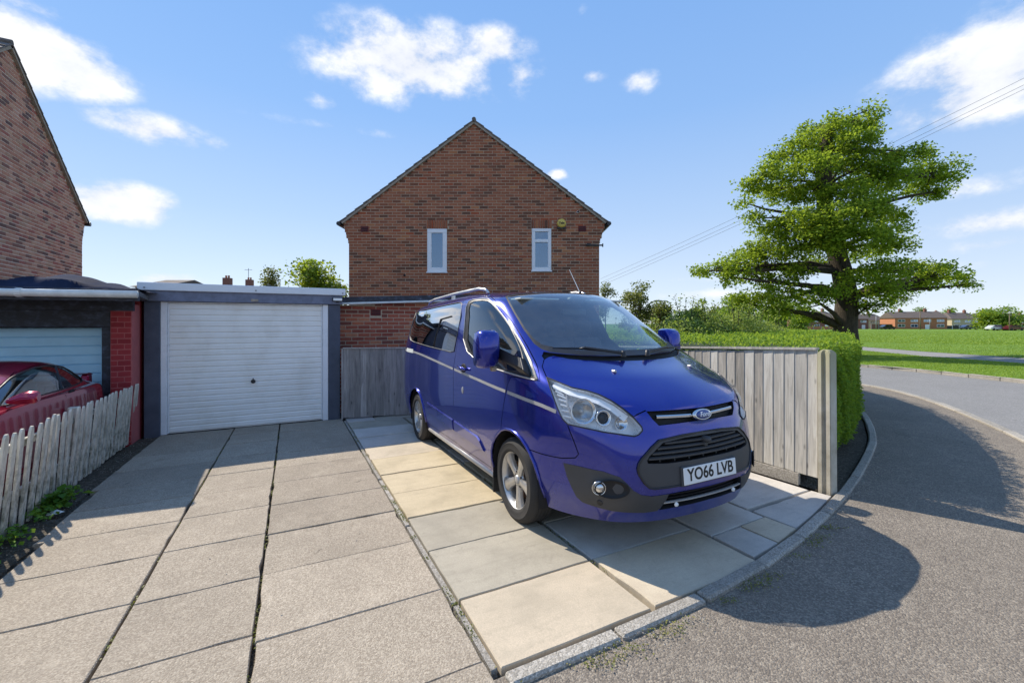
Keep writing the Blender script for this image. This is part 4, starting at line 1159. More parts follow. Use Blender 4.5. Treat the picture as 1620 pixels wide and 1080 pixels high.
    def build(s, name, faces, mat, parent, sides=(1, -1), off=0.0):
        V = []; F = []; Nn = []
        for sd in sides:
            idx = {}; ab = []
            for f in faces:
                q = []
                for p in f:
                    k = (round(p[0], 5), round(p[1], 5))
                    if k not in idx: idx[k] = len(ab); ab.append(p)
                    q.append(idx[k] + len(V))
                q = [x for i, x in enumerate(q) if x not in q[:i]]
                if len(q) < 3: continue
                # param order gives outward normals for one side; mirror flips it
                F.append(q if (sd > 0) == (s.sign > 0) else q[::-1])
            ab = np.array(ab); n = s.N(ab[:, 0], ab[:, 1]); p = s.S(ab[:, 0], ab[:, 1]) + n * off
            V += [tuple(x) for x in p * [1, sd, 1]]; Nn += [tuple(x) for x in n * [1, sd, 1]]
        me = bpy.data.meshes.new(name); me.from_pydata(V, [], F); me.update()
        bad = me.validate()
        me.polygons.foreach_set('use_smooth', [True] * len(me.polygons))
        if len(me.vertices) == len(Nn): me.normals_split_custom_set_from_vertices(Nn)
        return link(name, me, mat, parent)
    def wall(s, name, faces, depth, mat, parent, sides=(1, -1), out=0.0):
        """side walls of a recess: from the skin straight in along the surface normal"""
        cnt = {}
        rk = lambda p: (round(p[0], 5), round(p[1], 5))
        for f in faces:
            for i in range(len(f)):
                e = (rk(f[i]), rk(f[(i + 1) % len(f)])); k = tuple(sorted(e)); cnt[k] = cnt.get(k, 0) + 1
        m = MB()
        for sd in sides:
            for (p, q), c in cnt.items():
                if c != 1 or (p[0] > s.na - 1e-3 and q[0] > s.na - 1e-3): continue
                m.add([s.at(*p, out, sd), s.at(*q, out, sd), s.at(*q, -depth, sd), s.at(*p, -depth, sd)], [(0, 1, 2, 3)])
        return m.build(name, mat, parent, fix=False)

VAN = Loft([
[(-3.93,0,.30),(-3.92,.6,.30),(-3.83,.86,.29),(-3.65,.92,.28),(-2.93,.93,.26),(-2.1,.93,.25),(-1.35,.93,.25),(-.7,.93,.25),(-.1,.93,.25),(.42,.88,.25),(.66,.78,.255),(.84,.64,.26),(.95,.44,.265),(1.0,.22,.27),(1.01,0,.27)],
[(-3.97,0,.45),(-3.96,.6,.45),(-3.88,.89,.45),(-3.7,.955,.44),(-2.93,.97,.42),(-2.1,.97,.42),(-1.35,.97,.42),(-.7,.97,.42),(-.1,.97,.42),(.42,.935,.42),(.70,.83,.42),(.90,.68,.42),(1.01,.46,.42),(1.055,.23,.42),(1.066,0,.42)],
[(-3.97,0,.7),(-3.96,.6,.7),(-3.89,.90,.7),(-3.7,.975,.68),(-2.93,.99,.66),(-2.1,.99,.64),(-1.35,.99,.63),(-.7,.99,.62),(-.1,.985,.62),(.42,.95,.62),(.71,.84,.62),(.90,.69,.62),(1.01,.47,.63),(1.052,.23,.63),(1.062,0,.63)],
[(-3.95,0,.95),(-3.94,.6,.95),(-3.88,.9,.95),(-3.7,.975,.93),(-2.93,.99,.9),(-2.1,.992,.88),(-1.35,.992,.87),(-.7,.99,.86),(-.1,.985,.86),(.40,.95,.86),(.68,.86,.86),(.85,.71,.86),(.965,.48,.86),(1.005,.23,.855),(1.015,0,.85)],
[(-3.92,0,1.2),(-3.91,.6,1.2),(-3.85,.89,1.2),(-3.68,.965,1.2),(-2.93,.98,1.2),(-2.1,.985,1.17),(-1.35,.985,1.14),(-.7,.98,1.12),(-.1,.965,1.10),(.36,.925,1.10),(.60,.84,1.08),(.76,.69,1.06),(.88,.48,1.035),(.94,.23,1.022),(.962,0,1.017)],
[(-3.89,0,1.35),(-3.88,.6,1.35),(-3.82,.87,1.35),(-3.66,.945,1.35),(-2.93,.96,1.34),(-2.1,.965,1.32),(-1.35,.965,1.3),(-.7,.955,1.27),(-.1,.93,1.24),(.25,.875,1.225),(.42,.78,1.2),(.54,.63,1.185),(.65,.44,1.175),(.72,.22,1.17),(.745,0,1.168)],
[(-3.86,0,1.5),(-3.85,.58,1.5),(-3.79,.85,1.5),(-3.63,.915,1.5),(-2.93,.93,1.5),(-2.1,.935,1.5),(-1.35,.93,1.48),(-.75,.915,1.42),(-.2,.88,1.375),(.06,.82,1.35),(.18,.71,1.335),(.26,.57,1.325),(.33,.40,1.318),(.37,.2,1.312),(.385,0,1.31)],
[(-3.80,0,1.7),(-3.79,.55,1.7),(-3.74,.80,1.7),(-3.58,.86,1.7),(-2.93,.875,1.7),(-2.1,.88,1.7),(-1.4,.875,1.69),(-.92,.86,1.66),(-.55,.82,1.62),(-.30,.755,1.59),(-.19,.64,1.595),(-.12,.51,1.60),(-.06,.36,1.605),(-.02,.18,1.61),(-.01,0,1.61)],
[(-3.73,0,1.86),(-3.72,.52,1.86),(-3.67,.745,1.85),(-3.5,.80,1.85),(-2.93,.815,1.86),(-2.1,.82,1.865),(-1.5,.815,1.865),(-1.15,.795,1.86),(-.9,.75,1.85),(-.72,.68,1.855),(-.62,.57,1.87),(-.56,.45,1.88),(-.51,.32,1.89),(-.48,.16,1.895),(-.47,0,1.897)],
[(-3.66,0,1.93),(-3.65,.48,1.925),(-3.6,.66,1.915),(-3.45,.70,1.915),(-2.93,.715,1.93),(-2.1,.72,1.94),(-1.55,.71,1.94),(-1.27,.68,1.935),(-1.1,.63,1.93),(-.98,.56,1.925),(-.9,.46,1.93),(-.86,.36,1.935),(-.83,.25,1.94),(-.81,.12,1.945),(-.8,0,1.945)],
[(-3.4,0,1.955),(-3.35,.2,1.955),(-3.3,.34,1.95),(-3.2,.38,1.95),(-2.7,.39,1.97),(-2.1,.39,1.98),(-1.7,.38,1.98),(-1.5,.36,1.975),(-1.38,.32,1.97),(-1.3,.27,1.97),(-1.25,.22,1.97),(-1.22,.17,1.97),(-1.2,.11,1.97),(-1.19,.05,1.97),(-1.19,0,1.97)],
[(-3.0,0,1.965),(-2.98,0,1.965),(-2.95,0,1.965),(-2.9,0,1.965),(-2.6,0,1.98),(-2.1,0,1.985),(-1.8,0,1.985),(-1.66,0,1.985),(-1.58,0,1.98),(-1.54,0,1.98),(-1.51,0,1.98),(-1.49,0,1.98),(-1.48,0,1.98),(-1.47,0,1.98),(-1.47,0,1.98)],
])
VAN.sign = 1.0
VAN.sign = 1.0 if VAN.N(6.0, 3.0)[1] > 0 else -1.0
WHEEL_R = .335
def make_van():
    V = VAN
    E_ = V.na + .2
    def arch(cx, r, ar):
        pts = []
        for i in range(19):
            t = math.radians(-14 + 208 * i / 18)
            z = WHEEL_R + .012 + r * math.sin(t); x = cx + r * 1.02 * math.cos(t)
            a, b = V.inv_side(x, max(z, .2), ar); pts.append((a, b if z > .27 else -.3))
        return pts
    arch_f, arch_r = arch(0, .392, (6, 10.5)), arch(-2.933, .392, (2.6, 6))
    head = [(9.35,4.73),(9.73,4.62),(10.23,4.42),(10.75,4.35),(11.05,4.23),(11.33,4.02),(11.55,3.79),(11.78,3.48),(11.93,3.18),(11.93,3.06),(11.80,2.94),(11.68,2.90),(11.4,2.95),(10.93,3.02),(10.38,3.10),(9.88,3.15),(9.73,3.28),(9.60,3.55),(9.47,3.92),(9.38,4.38)]
    slot = [(12.18,3.75),(12.8,3.78),(13.4,3.80),(E_,3.81),(E_,3.28),(13.55,3.27),(12.95,3.23),(12.43,3.20),(12.28,3.45)]
    plastic = [(E_,2.87),(13.15,2.84),(12.33,2.75),(12.08,2.58),(11.75,2.30),(11.65,2.18),(11.60,2.05),(11.62,1.88),(11.75,1.60),(11.88,1.46),(12.0,1.43),(12.4,1.43),(12.93,1.44),(E_,1.45)]
    mesh = [(E_,2.78),(13.2,2.76),(12.43,2.68),(12.2,2.52),(11.95,2.34),(11.88,2.24),(11.9,2.16),(12.45,2.12),(13.2,2.12),(E_,2.13)]
    fog = [(9.62,2.02),(9.98,2.02),(10.7,1.97),(11.12,1.83),(11.30,1.62),(11.45,1.40),(11.65,1.25),(11.93,1.19),(12.45,1.21),(12.25,.76),(12.15,.55),(11.8,.50),(11.33,.53),(10.85,.58),(10.38,.68),(10.1,.75),(9.95,.93),(9.83,1.25),(9.70,1.62)]
    low = [(12.45,1.21),(12.93,1.23),(E_,1.22),(E_,.62),(13.62,.60),(12.73,.59),(12.2,.56)]
    hood = [(9.34,4.76),(9.29,5.1),(9.28,5.33),(9.53,5.75),(9.8,5.92),(10.12,6.0),(10.45,5.96),(10.78,5.90),(11.48,5.86),(12.5,5.85),(E_,5.85),(E_,3.84),(13.4,3.83),(12.8,3.80),(12.18,3.78),(11.9,3.62),(11.78,3.53),(11.55,3.83),(11.33,4.06),(11.05,4.27),(10.75,4.38),(10.23,4.45),(9.73,4.66)]
    cowl = [(9.53,5.75),(9.8,5.92),(10.12,6.0),(10.45,5.96),(10.78,5.90),(11.48,5.86),(12.5,5.85),(E_,5.85),(E_,6.06),(11.53,6.05),(10.65,6.08),(9.98,6.10),(9.7,6.12),(9.5,5.95)]
    wind = [(9.10,8.25),(9.11,7.38),(9.18,6.83),(9.38,6.37),(9.65,6.20),(9.98,6.12),(10.65,6.09),(11.53,6.06),(E_,6.06),(E_,8.42),(11,8.42),(9.8,8.40),(9.3,8.36)]
    clear = [(9.24,8.06),(9.24,7.38),(9.32,6.9),(9.52,6.52),(9.8,6.36),(10.65,6.26),(11.53,6.22),(E_,6.22),(E_,8.26),(11,8.26),(9.9,8.25),(9.4,8.2)]
    drwin = [(6.43,5.88),(6.40,6.5),(6.43,7.40),(6.56,7.80),(6.78,7.93),(7.43,7.97),(7.8,7.92),(8.0,7.77),(8.2,7.46),(8.38,7.16),(8.50,6.90),(8.50,6.4),(8.48,5.8),(8.40,5.1),(8.2,4.80),(7.9,4.72),(7.4,4.76),(6.95,5.02),(6.65,5.32)]
    qtr = [(8.55,6.78),(8.64,6.40),(8.72,5.6),(8.84,4.62),(8.74,4.55),(8.45,4.62),(8.5,5.4),(8.53,6.1)]
    frame = [(6.25,5.9),(6.22,6.6),(6.27,7.55),(6.42,7.95),(6.7,8.1),(7.45,8.13),(7.86,8.06),(8.1,7.85),(8.3,7.5),(8.5,7.14),(8.66,6.75),(8.76,6.3),(8.84,5.5),(8.95,4.5),(8.86,4.42),(8.4,4.50),(7.9,4.58),(7.4,4.62),(6.85,4.88),(6.5,5.22)]
    rearw = [(2.75,7.75),(3.6,7.86),(4.73,7.92),(5.7,7.98),(5.93,7.9),(5.96,7.0),(5.94,6.0),(5.93,5.05),(5.8,4.97),(4.73,5.03),(3.7,5.2),(3.45,5.35),(3.25,5.8),(3.05,6.9)]
    door = [(5.97,.38),(5.99,2.4),(5.98,4.0),(6.0,4.9),(5.99,6.4),(5.99,8.0),(6.02,8.55),(6.2,8.72),(6.9,8.72),(7.5,8.62),(8.05,8.30),(8.45,7.75),(8.77,7.12),(8.87,6.72),(8.95,6.2),(9.02,5.4),(9.02,4.42),(8.4,4.42),(8.08,4.40),(8.0,3.83),(7.92,3.0),(7.87,2.35),(7.6,1.5),(7.45,.75),(7.38,.28),(6.1,.30)]
    bumper = [(8.5,-.3),(8.56,1.9),(8.6,2.12),(9.1,2.12),(9.58,2.15),(9.95,2.24),(10.06,2.36),(9.97,2.75),(9.87,3.12),(10.38,3.07),(10.93,2.99),(11.4,2.92),(11.68,2.87),(11.8,2.91),(11.95,3.04),(11.95,3.2),(11.8,3.5),(12.16,3.76),(12.8,3.81),(E_,3.84),(E_,-.3)]
    g = .007
    gaps = [V.strip(door + door[:2], g), V.strip(hood[-1:] + hood[:7], g), V.strip([(12.18,3.78),(11.9,3.62),(11.78,3.53),(11.55,3.83),(11.33,4.06),(11.05,4.27),(10.75,4.38),(10.23,4.45),(9.73,4.66)], .008),
            V.strip(bumper[2:9], g), V.strip([(5.97,.38),(4.6,.42)], .006), V.strip([(5.9,8.45),(4,8.3),(2.8,8.2)], .009)]
    regs = [('arch', arch_f), ('arch', arch_r)] + [('gap', q) for q in gaps] + [('head', head), ('slot', slot), ('mesh', mesh), ('plastic', plastic), ('fog', fog), ('low', low), ('clear', clear), ('frit', wind), ('cowl', cowl),
            ('drwin', drwin), ('qtr', qtr), ('frame', frame), ('rearw', rearw), ('hood', hood), ('door', door), ('bumper', bumper)]
    R = V.split(regs)
    van = empty('van', (*W(.874, 3.925), gz(3.1) - .012), 0, 'blue metallic van with silver side stripe parked on the flagstones', 'van')
    van.rotation_euler = (0, -.016, math.radians(-62.9) - TH)
    P_ = M['paint']
    V.build('body', R['body'], P_, van); V.build('hood', R['hood'], P_, van); bp = V.build('front_bumper', R['bumper'], P_, van)
    solid = [f for k in ('body', 'hood', 'bumper', 'door', 'gap', 'frame', 'cowl', 'frit') for f in R.get(k, [])]
    V.build('inner_shell', solid, M['dark'], van, off=-.02)
    V.build('roof_lining', [f for f in R['body'] if min(p[1] for p in f) > 8.5], M['liner'], van, off=-.03)
    # glass
    ws = V.build('windshield', R['clear'], M['windscreen'], van, off=-.004); V.build('frit_band', R['frit'], M['black'], ws, off=-.003)
    V.build('cowl', R['cowl'], M['black'], van, off=-.022); V.wall('cowl_edge', R['cowl'], .025, M['black'], van)
    for sd in (1, -1):
        d = V.build('door', R['door'], P_, van, (sd,))
        V.build('window_frame', R['frame'], M['black'], d, (sd,), off=.001)
        V.build('window', R['drwin'], M['tint'], d, (sd,), off=-.004)
        V.build('quarter_light', R['qtr'], M['tint'], d, (sd,), off=-.003)
        fr = MB(); ch = [V.at(a, b, .004, sd) for a, b in frame]; fr.tube(ch + ch[:1], .006, 6); fr.build('frame_trim', M['silver'] if sd < 0 else M['black'], d, smooth=True)
        V.build('side_window', R['rearw'], M['privacy'], van, (sd,), off=-.002)
        rim = [V.at(a, b, .002, sd) for a, b in rearw]; MB().tube(rim + rim[:1], .006, 6).build('window_seal', M['black'], van, smooth=True)
        # sliding window divider in the side glass
        MB().tube([V.at(4.9, 5.1, .004, sd), V.at(5.0, 6.9, .004, sd)], .011, 6).tube([V.at(5.0, 6.9, .004, sd), V.at(5.5, 7.05, .004, sd)], .008, 6).build('window_divider', M['black'], van)
        # headlight
        hl = empty('headlight', (0, 0, 0), parent=van)
        V.build('lens', R['head'], M['lens'], hl, (sd,), off=.001); V.wall('bowl_side', R['head'], .10, M['bucket'], hl, (sd,))
        V.build('bowl', R['head'], M['bucket'], hl, (sd,), off=-.10)
        edge = [V.at(a, b, .002, sd) for a, b in head]; MB().tube(edge + edge[:1], .005, 6).build('seal', M['black'], hl)
        def lamp(a, b, r, dep, prof, mat, nm, fwd=.55):
            c = V.at(a, b, -dep, sd); n = (V.nv(a, b, sd) * (1 - fwd) + Vector((1, 0, 0)) * fwd).normalized()
            T_ = Matrix.Translation(c) @ n.to_track_quat('Z', 'Y').to_matrix().to_4x4()
            return MB().lathe([(q * r, h * r) for q, h in prof], 24, M=T_).build(nm, mat, hl, smooth=True)
        lamp(10.93, 3.47, .052, .075, [(.30, .05), (.62, .3), (.70, .62), (.98, .85), (1.06, .8), (1.02, .4), (.98, 0)], M['chrome'], 'projector_ring')
        lamp(10.93, 3.47, .052, .072, [(.001, .66), (.3, .60), (.52, .45), (.62, .25)], M['ink'], 'projector_lens')
        lamp(10.25, 3.62, .082, .085, [(.001, .0), (.3, .06), (.6, .22), (.85, .5), (1.0, .8), (1.05, .8)], M['chrome'], 'reflector')
        lamp(10.25, 3.62, .082, .080, [(.001, .5), (.14, .45), (.18, .3), (.18, 0)], M['alloy'], 'bulb_cap')
        lamp(11.42, 3.33, .045, .07, [(.001, .1), (.4, .16), (.8, .45), (1.0, .8), (1.06, .8)], M['chrome'], 'inner_reflector')
        strip = V.strip([(9.55, 4.52), (10.1, 4.26), (10.6, 4.16), (11.0, 4.02), (11.3, 3.82), (11.6, 3.46)], .05)
        k = len(strip) // 2; dm = MB()
        for i in range(k - 1):
            q = [strip[i], strip[i + 1], strip[-i - 2], strip[-i - 1]]; dm.add([V.at(*p, -.022, sd) for p in q], [(0, 1, 2, 3)])
        dm.build('daylight_strip', M['drl'], hl, fix=False)
        for i in range(7):                                               # indicator flutes at the outer end
            b = 3.35 + i * .16; a0 = 9.72 - (b - 3.3) * .2
            MB().tube([V.at(a0, b, -.02, sd), V.at(a0 + .28, b - .02, -.045, sd)], .007, 5).build('indicator_flute', M['drl'], hl)
        MB().tube([V.at(9.98, 3.3, -.035, sd), V.at(9.86, 3.7, -.035, sd), V.at(9.95, 4.15, -.03, sd)], .008, 6).build('divider', M['silver'], hl)
        # bumper corner trim with the fog lamp
        fogp = V.build('bumper_corner', R['fog'], M['trim'], van, (sd,), off=.004); V.wall('trim_edge', R['fog'], .01, M['black'], fogp, (sd,), out=.004)
        fc = V.at(10.72, 1.47, -.012, sd); fn = (V.nv(10.72, 1.47, sd) + Vector((.4, 0, 0))).normalized(); TF = Matrix.Translation(fc) @ fn.to_track_quat('Z', 'Y').to_matrix().to_4x4()
        fl_ = empty('fog_lamp', (0, 0, 0), parent=van)
        MB().lathe([(.001, .004), (.06, .006), (.085, .012), (.092, .022), (.098, .018)], 24, M=Matrix.Translation(V.at(10.9, 1.45, .0, sd) - fc) @ TF @ Matrix.Diagonal((1.15, .62, 1, 1))).build('recess', M['dark'], fl_, smooth=True)
        MB().lathe([(.001, .042), (.020, .04), (.032, .032), (.036, .02), (.04, .02), (.042, .034), (.046, .03), (.046, 0)], 20, M=Matrix.Translation(V.at(10.55, 1.46, .0, sd) - fc) @ TF).build('lens', M['chrome'], fl_, smooth=True)
        sp = V.at(10.58, .90, .006, sd); MB().lathe([(.001, .004), (.009, .004), (.012, .002), (.018, .003), (.020, -.002)], 14, M=Matrix.Translation(sp) @ V.nv(10.58, .9, sd).to_track_quat('Z', 'Y').to_matrix().to_4x4()).build('parking_sensor', M['black'], van, smooth=True)
        # silver stripe, rub moulding, sill
        def ribbon(line, w, off, mat, nm, n=4):
            line = [np.array(p, float) for p in line]; fine = []
            for p, q in zip(line, line[1:]):
                for t in range(n): fine.append(p + (q - p) * t / n)
            fine.append(line[-1]); st = V.strip(fine, w); k = len(fine); m = MB()
            m.v = [tuple(V.at(*p, off, sd)) for p in st]; m.f = [(i, i + 1, 2 * k - i - 2, 2 * k - i - 1) for i in range(k - 1)]
            return m.build(nm, mat, van, smooth=True)
        ribbon([(3.15, 4.30), (3.6, 4.23), (4.7, 4.08), (5.955, 3.93)], .026, .0025, M['silver'], 'side_stripe')
        ribbon([(6.015, 3.925), (7.0, 3.81), (7.97, 3.70)], .026, .0025, M['silver'], 'side_stripe')
        ribbon([(8.03, 3.69), (8.58, 3.6), (9.1, 3.52), (9.55, 3.44)], .026, .0025, M['silver'], 'side_stripe')
        ribbon([(3.3, 4.33), (3.75, 4.27)], .055, .004, M['paper'], 'sticker')
        for seg in (((4.67, 1.62), (5.95, 1.46)), ((6.02, 1.45), (7.1, 1.32))):
            (a0, b0), (a1, b1) = seg; m = MB(); k = 10
            for i in range(k + 1):
                a = a0 + (a1 - a0) * i / k; b = b0 + (b1 - b0) * i / k; e = .13 if (a1 > 7 and i == k) else 0
                m.v += [tuple(V.at(a, b + .30 - e, .001, sd)), tuple(V.at(a, b + .24 - e, .014, sd)), tuple(V.at(a + e, b - .22, .016, sd)), tuple(V.at(a + e, b - .30, .001, sd))]
            m.f = [(4 * i + j, 4 * i + j + 1, 4 * i + j + 5, 4 * i + j + 4) for i in range(k) for j in range(3)] + [(0, 1, 2, 3), (4 * k, 4 * k + 1, 4 * k + 2, 4 * k + 3)]
            o = m.build('rub_moulding', P_, van); auto_smooth(o, 25)
        sill = MB().tube([(-2.50, sd * .915, .245), (-.46, sd * .915, .235)], .03, 8).build('sill_trim', M['silver'], van, smooth=True)
        # wheel-arch lips and liners
        for nm, poly, cx in (('f', arch_f, 0), ('r', arch_r, -2.933)):
            pts = [V.at(a, max(b, .02), .003, sd) for a, b in poly if b > -.2]
            MB().tube(pts, .013, 6).build('wheel_arch_lip', P_, van, smooth=True)
            m = MB(); n = 20; r = .40
            for i in range(n + 1):
                t = math.radians(-16 + 212 * i / n); x, z = cx + r * math.cos(t), WHEEL_R + .012 + r * math.sin(t)
                m.v += [(x, sd * .965, z), (x, sd * .58, z)]
            m.f = [(2 * i, 2 * i + 1, 2 * i + 3, 2 * i + 2) for i in range(n)]; m.f.append(tuple(2 * i + 1 for i in range(n + 1)))
            m.build('wheel_arch_liner', M['dark'], van, fix=False)
        # door handle, lock cap, mirror, rail, mud flap
        h0 = V.at(6.28, 4.16, .0, sd); h1 = V.at(6.58, 4.10, .0, sd); n = V.nv(6.4, 4.1, sd)
        hb = MB().tube([h0 + n * .002, h0 + n * .03, (h0 + h1) / 2 + n * .036, h1 + n * .03, h1 + n * .002], [.010, .014, .016, .014, .010], 8).build('door_handle', P_, van, smooth=True)
        MB().lathe([(.001, .002), (.04, .003), (.052, .006), (.058, .002)], 18, M=Matrix.Translation((h0 + h1) / 2) @ n.to_track_quat('Z', 'Y').to_matrix().to_4x4() @ Matrix.Diagonal((1.2, .8, 1, 1))).build('handle_cup', M['dark'], hb, smooth=True)
        lk = V.at(6.42, 3.24, 0, sd); MB().lathe([(.001, .008), (.018, .007), (.024, 0)], 14, M=Matrix.Translation(lk) @ V.nv(6.42, 3.24, sd).to_track_quat('Z', 'Y').to_matrix().to_4x4() @ Matrix.Diagonal((.8, 1.5, 1, 1))).build('lock_cap', M['silver'], van, smooth=True)
        mir = empty('mirror', (0, 0, 0), parent=van)
        m = MB(); prof = [(-.075, .97), (-.045, 1.0), (.02, .98), (.065, .86), (.085, .66)]
        out = [(-.105, -.135), (-.108, .02), (-.095, .13), (-.06, .158), (.05, .160), (.085, .145), (.094, .10), (.090, -.05), (.078, -.125), (.04, -.158), (-.05, -.165), (-.085, -.155)]
        cy, cz, cx = (-1.088, 1.385, -.215) if sd < 0 else (1.025, 1.385, -.225)
        for x, k in prof:
            for yy, zz in out: m.v.append((cx + x, cy - sd * yy * k, cz + zz * k))
        no = len(out)
        for i in range(len(prof) - 1): m.f += [(i * no + j, i * no + (j + 1) % no, (i + 1) * no + (j + 1) % no, (i + 1) * no + j) for j in range(no)]
        m.f += [tuple(range(no)), tuple(range((len(prof) - 1) * no, len(prof) * no))]
        o = m.build('housing', P_, mir); auto_smooth(o, 50)
        m = MB(); m.v = [(cx - .078, cy - sd * yy * .9, cz + zz * .9) for yy, zz in out]; m.f = [tuple(range(no))]; m.build('mirror_glass', M['chrome'], mir)
        a0, a1, a2, a3 = V.at(8.72, 4.55, .0, sd), V.at(8.35, 4.7, .0, sd), V.at(8.42, 5.5, .0, sd), V.at(8.6, 5.6, .0, sd)
        n8 = V.nv(8.5, 5, sd); m = MB()
        inner = [a0, a1, a2, a3]; mid = [p + n8 * .05 for p in (a0.lerp(a1, .25) + Vector((0, 0, .03)), a1.lerp(a2, .1), a2, a3.lerp(a2, .3))]
        tip = [Vector((cx + dx, cy - sd * .085, cz + dz)) for dx, dz in ((.05, -.07), (-.05, -.08), (-.05, .0), (.04, .01))]
        m.v = [tuple(p) for p in inner + mid + tip]
        for l in (0, 4): m.f += [(l + i, l + (i + 1) % 4, l + 4 + (i + 1) % 4, l + 4 + i) for i in range(4)]
        m.f += [(8, 9, 10, 11)]
        o = m.build('arm', M['black'], mir); bevel(o, .008, 2)
        MB().cbox(cx - .03, cx + .03, cy - .02 + sd * -.05, cy + .02 + sd * -.05, cz - .19, cz - .15, b=.008).build('puddle_lamp', M['verge'], mir)
        rl = [Vector((x, sd * y, z)) for x, y, z in ((-1.16, .655, 1.945), (-1.24, .66, 1.985), (-1.4, .665, 2.008), (-2.2, .672, 2.010), (-3.1, .665, 1.995), (-3.36, .66, 1.975), (-3.44, .655, 1.935))]
        rr = MB().tube(rl, [.012, .018, .019, .019, .019, .018, .012], 10).build('roof_rail', M['rail'], van, smooth=True)
        for x in (-2.25,): MB().cbox(x - .05, x + .05, sd * .67 - .012, sd * .67 + .012, 1.93, 2.0, b=.006).build('rail_foot', M['rail'], rr)
        MB().cbox(-.462, -.445, sd * .84 - .10, sd * .84 + .10, .085, .27, b=.006).build('mud_flap', M['rubber'], van)
    # front: upper slot with chrome bars and badge, grille, plate, lower opening
    gr = empty('grille', (0, 0, 0), parent=van)
    for k, dep in (('slot', .035), ('mesh', .09), ('low', .07)):
        V.build(k.replace('slot', 'upper_recess').replace('mesh', 'grille_recess').replace('low', 'lower_recess'), R[k], M['dark'], gr, off=-dep); V.wall('recess_wall', R[k], dep, M['black'], gr)
    pp = V.build('grille_surround', R['plastic'], M['trim'], van, off=.006); V.wall('surround_edge', R['plastic'], .012, M['trim'], pp, out=.006)
    oe = [V.at(a, b, .008, 1) for a, b in plastic]; oe2 = [V.at(a, b, .008, -1) for a, b in plastic]
    MB().tube(oe, .007, 6).tube(oe2, .007, 6).build('surround_bead', M['black'], pp, smooth=True)
    def bar(b_of, a_min, off, h, d, mat, nm, a_max=14.0, sides=None, parent=gr):
        q = []; n = 14
        aa = [a_min + (a_max - a_min) * i / n for i in range(n + 1)]
        full = [(a, 1) for a in aa] + ([(a, -1) for a in reversed(aa[:-1])] if sides is None else [])
        if sides == -1: full = [(a, -1) for a in aa]
        m = MB()
        for a, sd in full:
            p = V.at(a, b_of(a), off, sd)
            m.v += [(p.x, p.y, p.z - h / 2), (p.x + d * .5, p.y, p.z - h * .25), (p.x + d * .5, p.y, p.z + h * .25), (p.x, p.y, p.z + h / 2), (p.x - d, p.y, p.z + h / 2), (p.x - d, p.y, p.z - h / 2)]
        k = len(full)
        for i in range(k - 1): m.f += [(6 * i + j, 6 * i + (j + 1) % 6, 6 * i + 6 + (j + 1) % 6, 6 * i + 6 + j) for j in range(6)]
        m.f += [tuple(range(6)), tuple(6 * (k - 1) + j for j in range(6))]
        return m.build(nm, mat, parent)
    for b, a in ((2.66, 12.50), (2.53, 12.24), (2.40, 12.06), (2.27, 11.93)):
        bar(lambda q, b=b: b + .0 * q, a, -.012, .020, .03, M['trim'], 'slat')
    for a in (12.35, 12.85, 13.4, 14.0):
        for sd in ((1, -1) if a < 14 else (1,)): MB().tube([V.at(a, 2.14, -.04, sd), V.at(a, 2.72 if a > 12.5 else 2.5, -.04, sd)], .008, 5).build('grille_rib', M['black'], gr)
    for b in (1.06, .9, .76): bar(lambda q, b=b: b, 12.4, -.045, .008, .02, M['black'], 'slat')
    bar(lambda q: .86, 12.3, -.006, .012, .012, M['silver'], 'lower_chrome_bar')
    for sd in (1, -1):
        bar(lambda q: 3.52, 12.42, -.004, .026, .012, M['chrome'], 'chrome_bar', a_max=13.62, sides=sd)
        p = V.at(12.75, .74, .0, sd); MB().lathe([(.001, .012), (.012, .01), (.016, 0)], 12, M=Matrix.Translation(p) @ Matrix.Rotation(math.radians(90), 4, 'Y')).build('lower_sensor', M['drl'], van, smooth=True)
    gc = V.at(14, 2.64, .012, 1); MB().lathe([(.001, .035), (.014, .033), (.022, .02), (.024, -.02)], 16, M=Matrix.Translation(gc) @ Matrix.Rotation(math.radians(90), 4, 'Y')).cbox(gc.x - .03, gc.x + .004, gc.y - .016, gc.y + .016, gc.z - .05, gc.z - .018, b=.005).build('grille_camera', M['trim'], van, smooth=True)
    bx = V.at(14, 3.53, .004, 1); TB = Matrix.Translation((bx.x + .004, 0, bx.z)) @ Matrix.Rotation(math.radians(-13), 4, 'Y') @ Matrix(((0, 0, 1, 0), (1, 0, 0, 0), (0, 1, 0, 0), (0, 0, 0, 1)))
    bg_ = empty('badge', (0, 0, 0), parent=van)
    MB().lathe([(.001, .016), (.78, .016), (.86, .02), (1.0, .014), (1.04, 0), (1.04, -.012)], 40, M=TB @ Matrix.Diagonal((.088, .038, 1, 1))).build('rim', M['chrome'], bg_, smooth=True)
    MB().lathe([(.001, .024), (.5, .0235), (.80, .021), (.83, .015)], 40, M=TB @ Matrix.Diagonal((.088, .038, 1, 1))).build('field', M['badge_blue'], bg_, smooth=True)
    text_mesh('lettering', 'Ford', M['white_ink'], bg_, .046, .003, TB @ Matrix.Translation((.0, 0, .0265)), 1.05, .35, .0)
    pl = empty('number_plate', (0, 0, 0), parent=van)
    px = V.at(14, 1.72, .0, 1).x + .012; TP = Matrix.Translation((px, 0, .566)) @ Matrix.Rotation(math.radians(-4), 4, 'Y') @ Matrix(((0, 0, 1, 0), (1, 0, 0, 0), (0, 1, 0, 0), (0, 0, 0, 1)))
    MB().cbox(-.26, .26, -.056, .056, -.004, .003, b=.003, M=TP).build('plate', M['white_plate'], pl)
    MB().cbox(-.27, .27, -.064, .064, -.05, -.0045, b=.004, M=TP).build('plate_holder', M['trim'], pl)
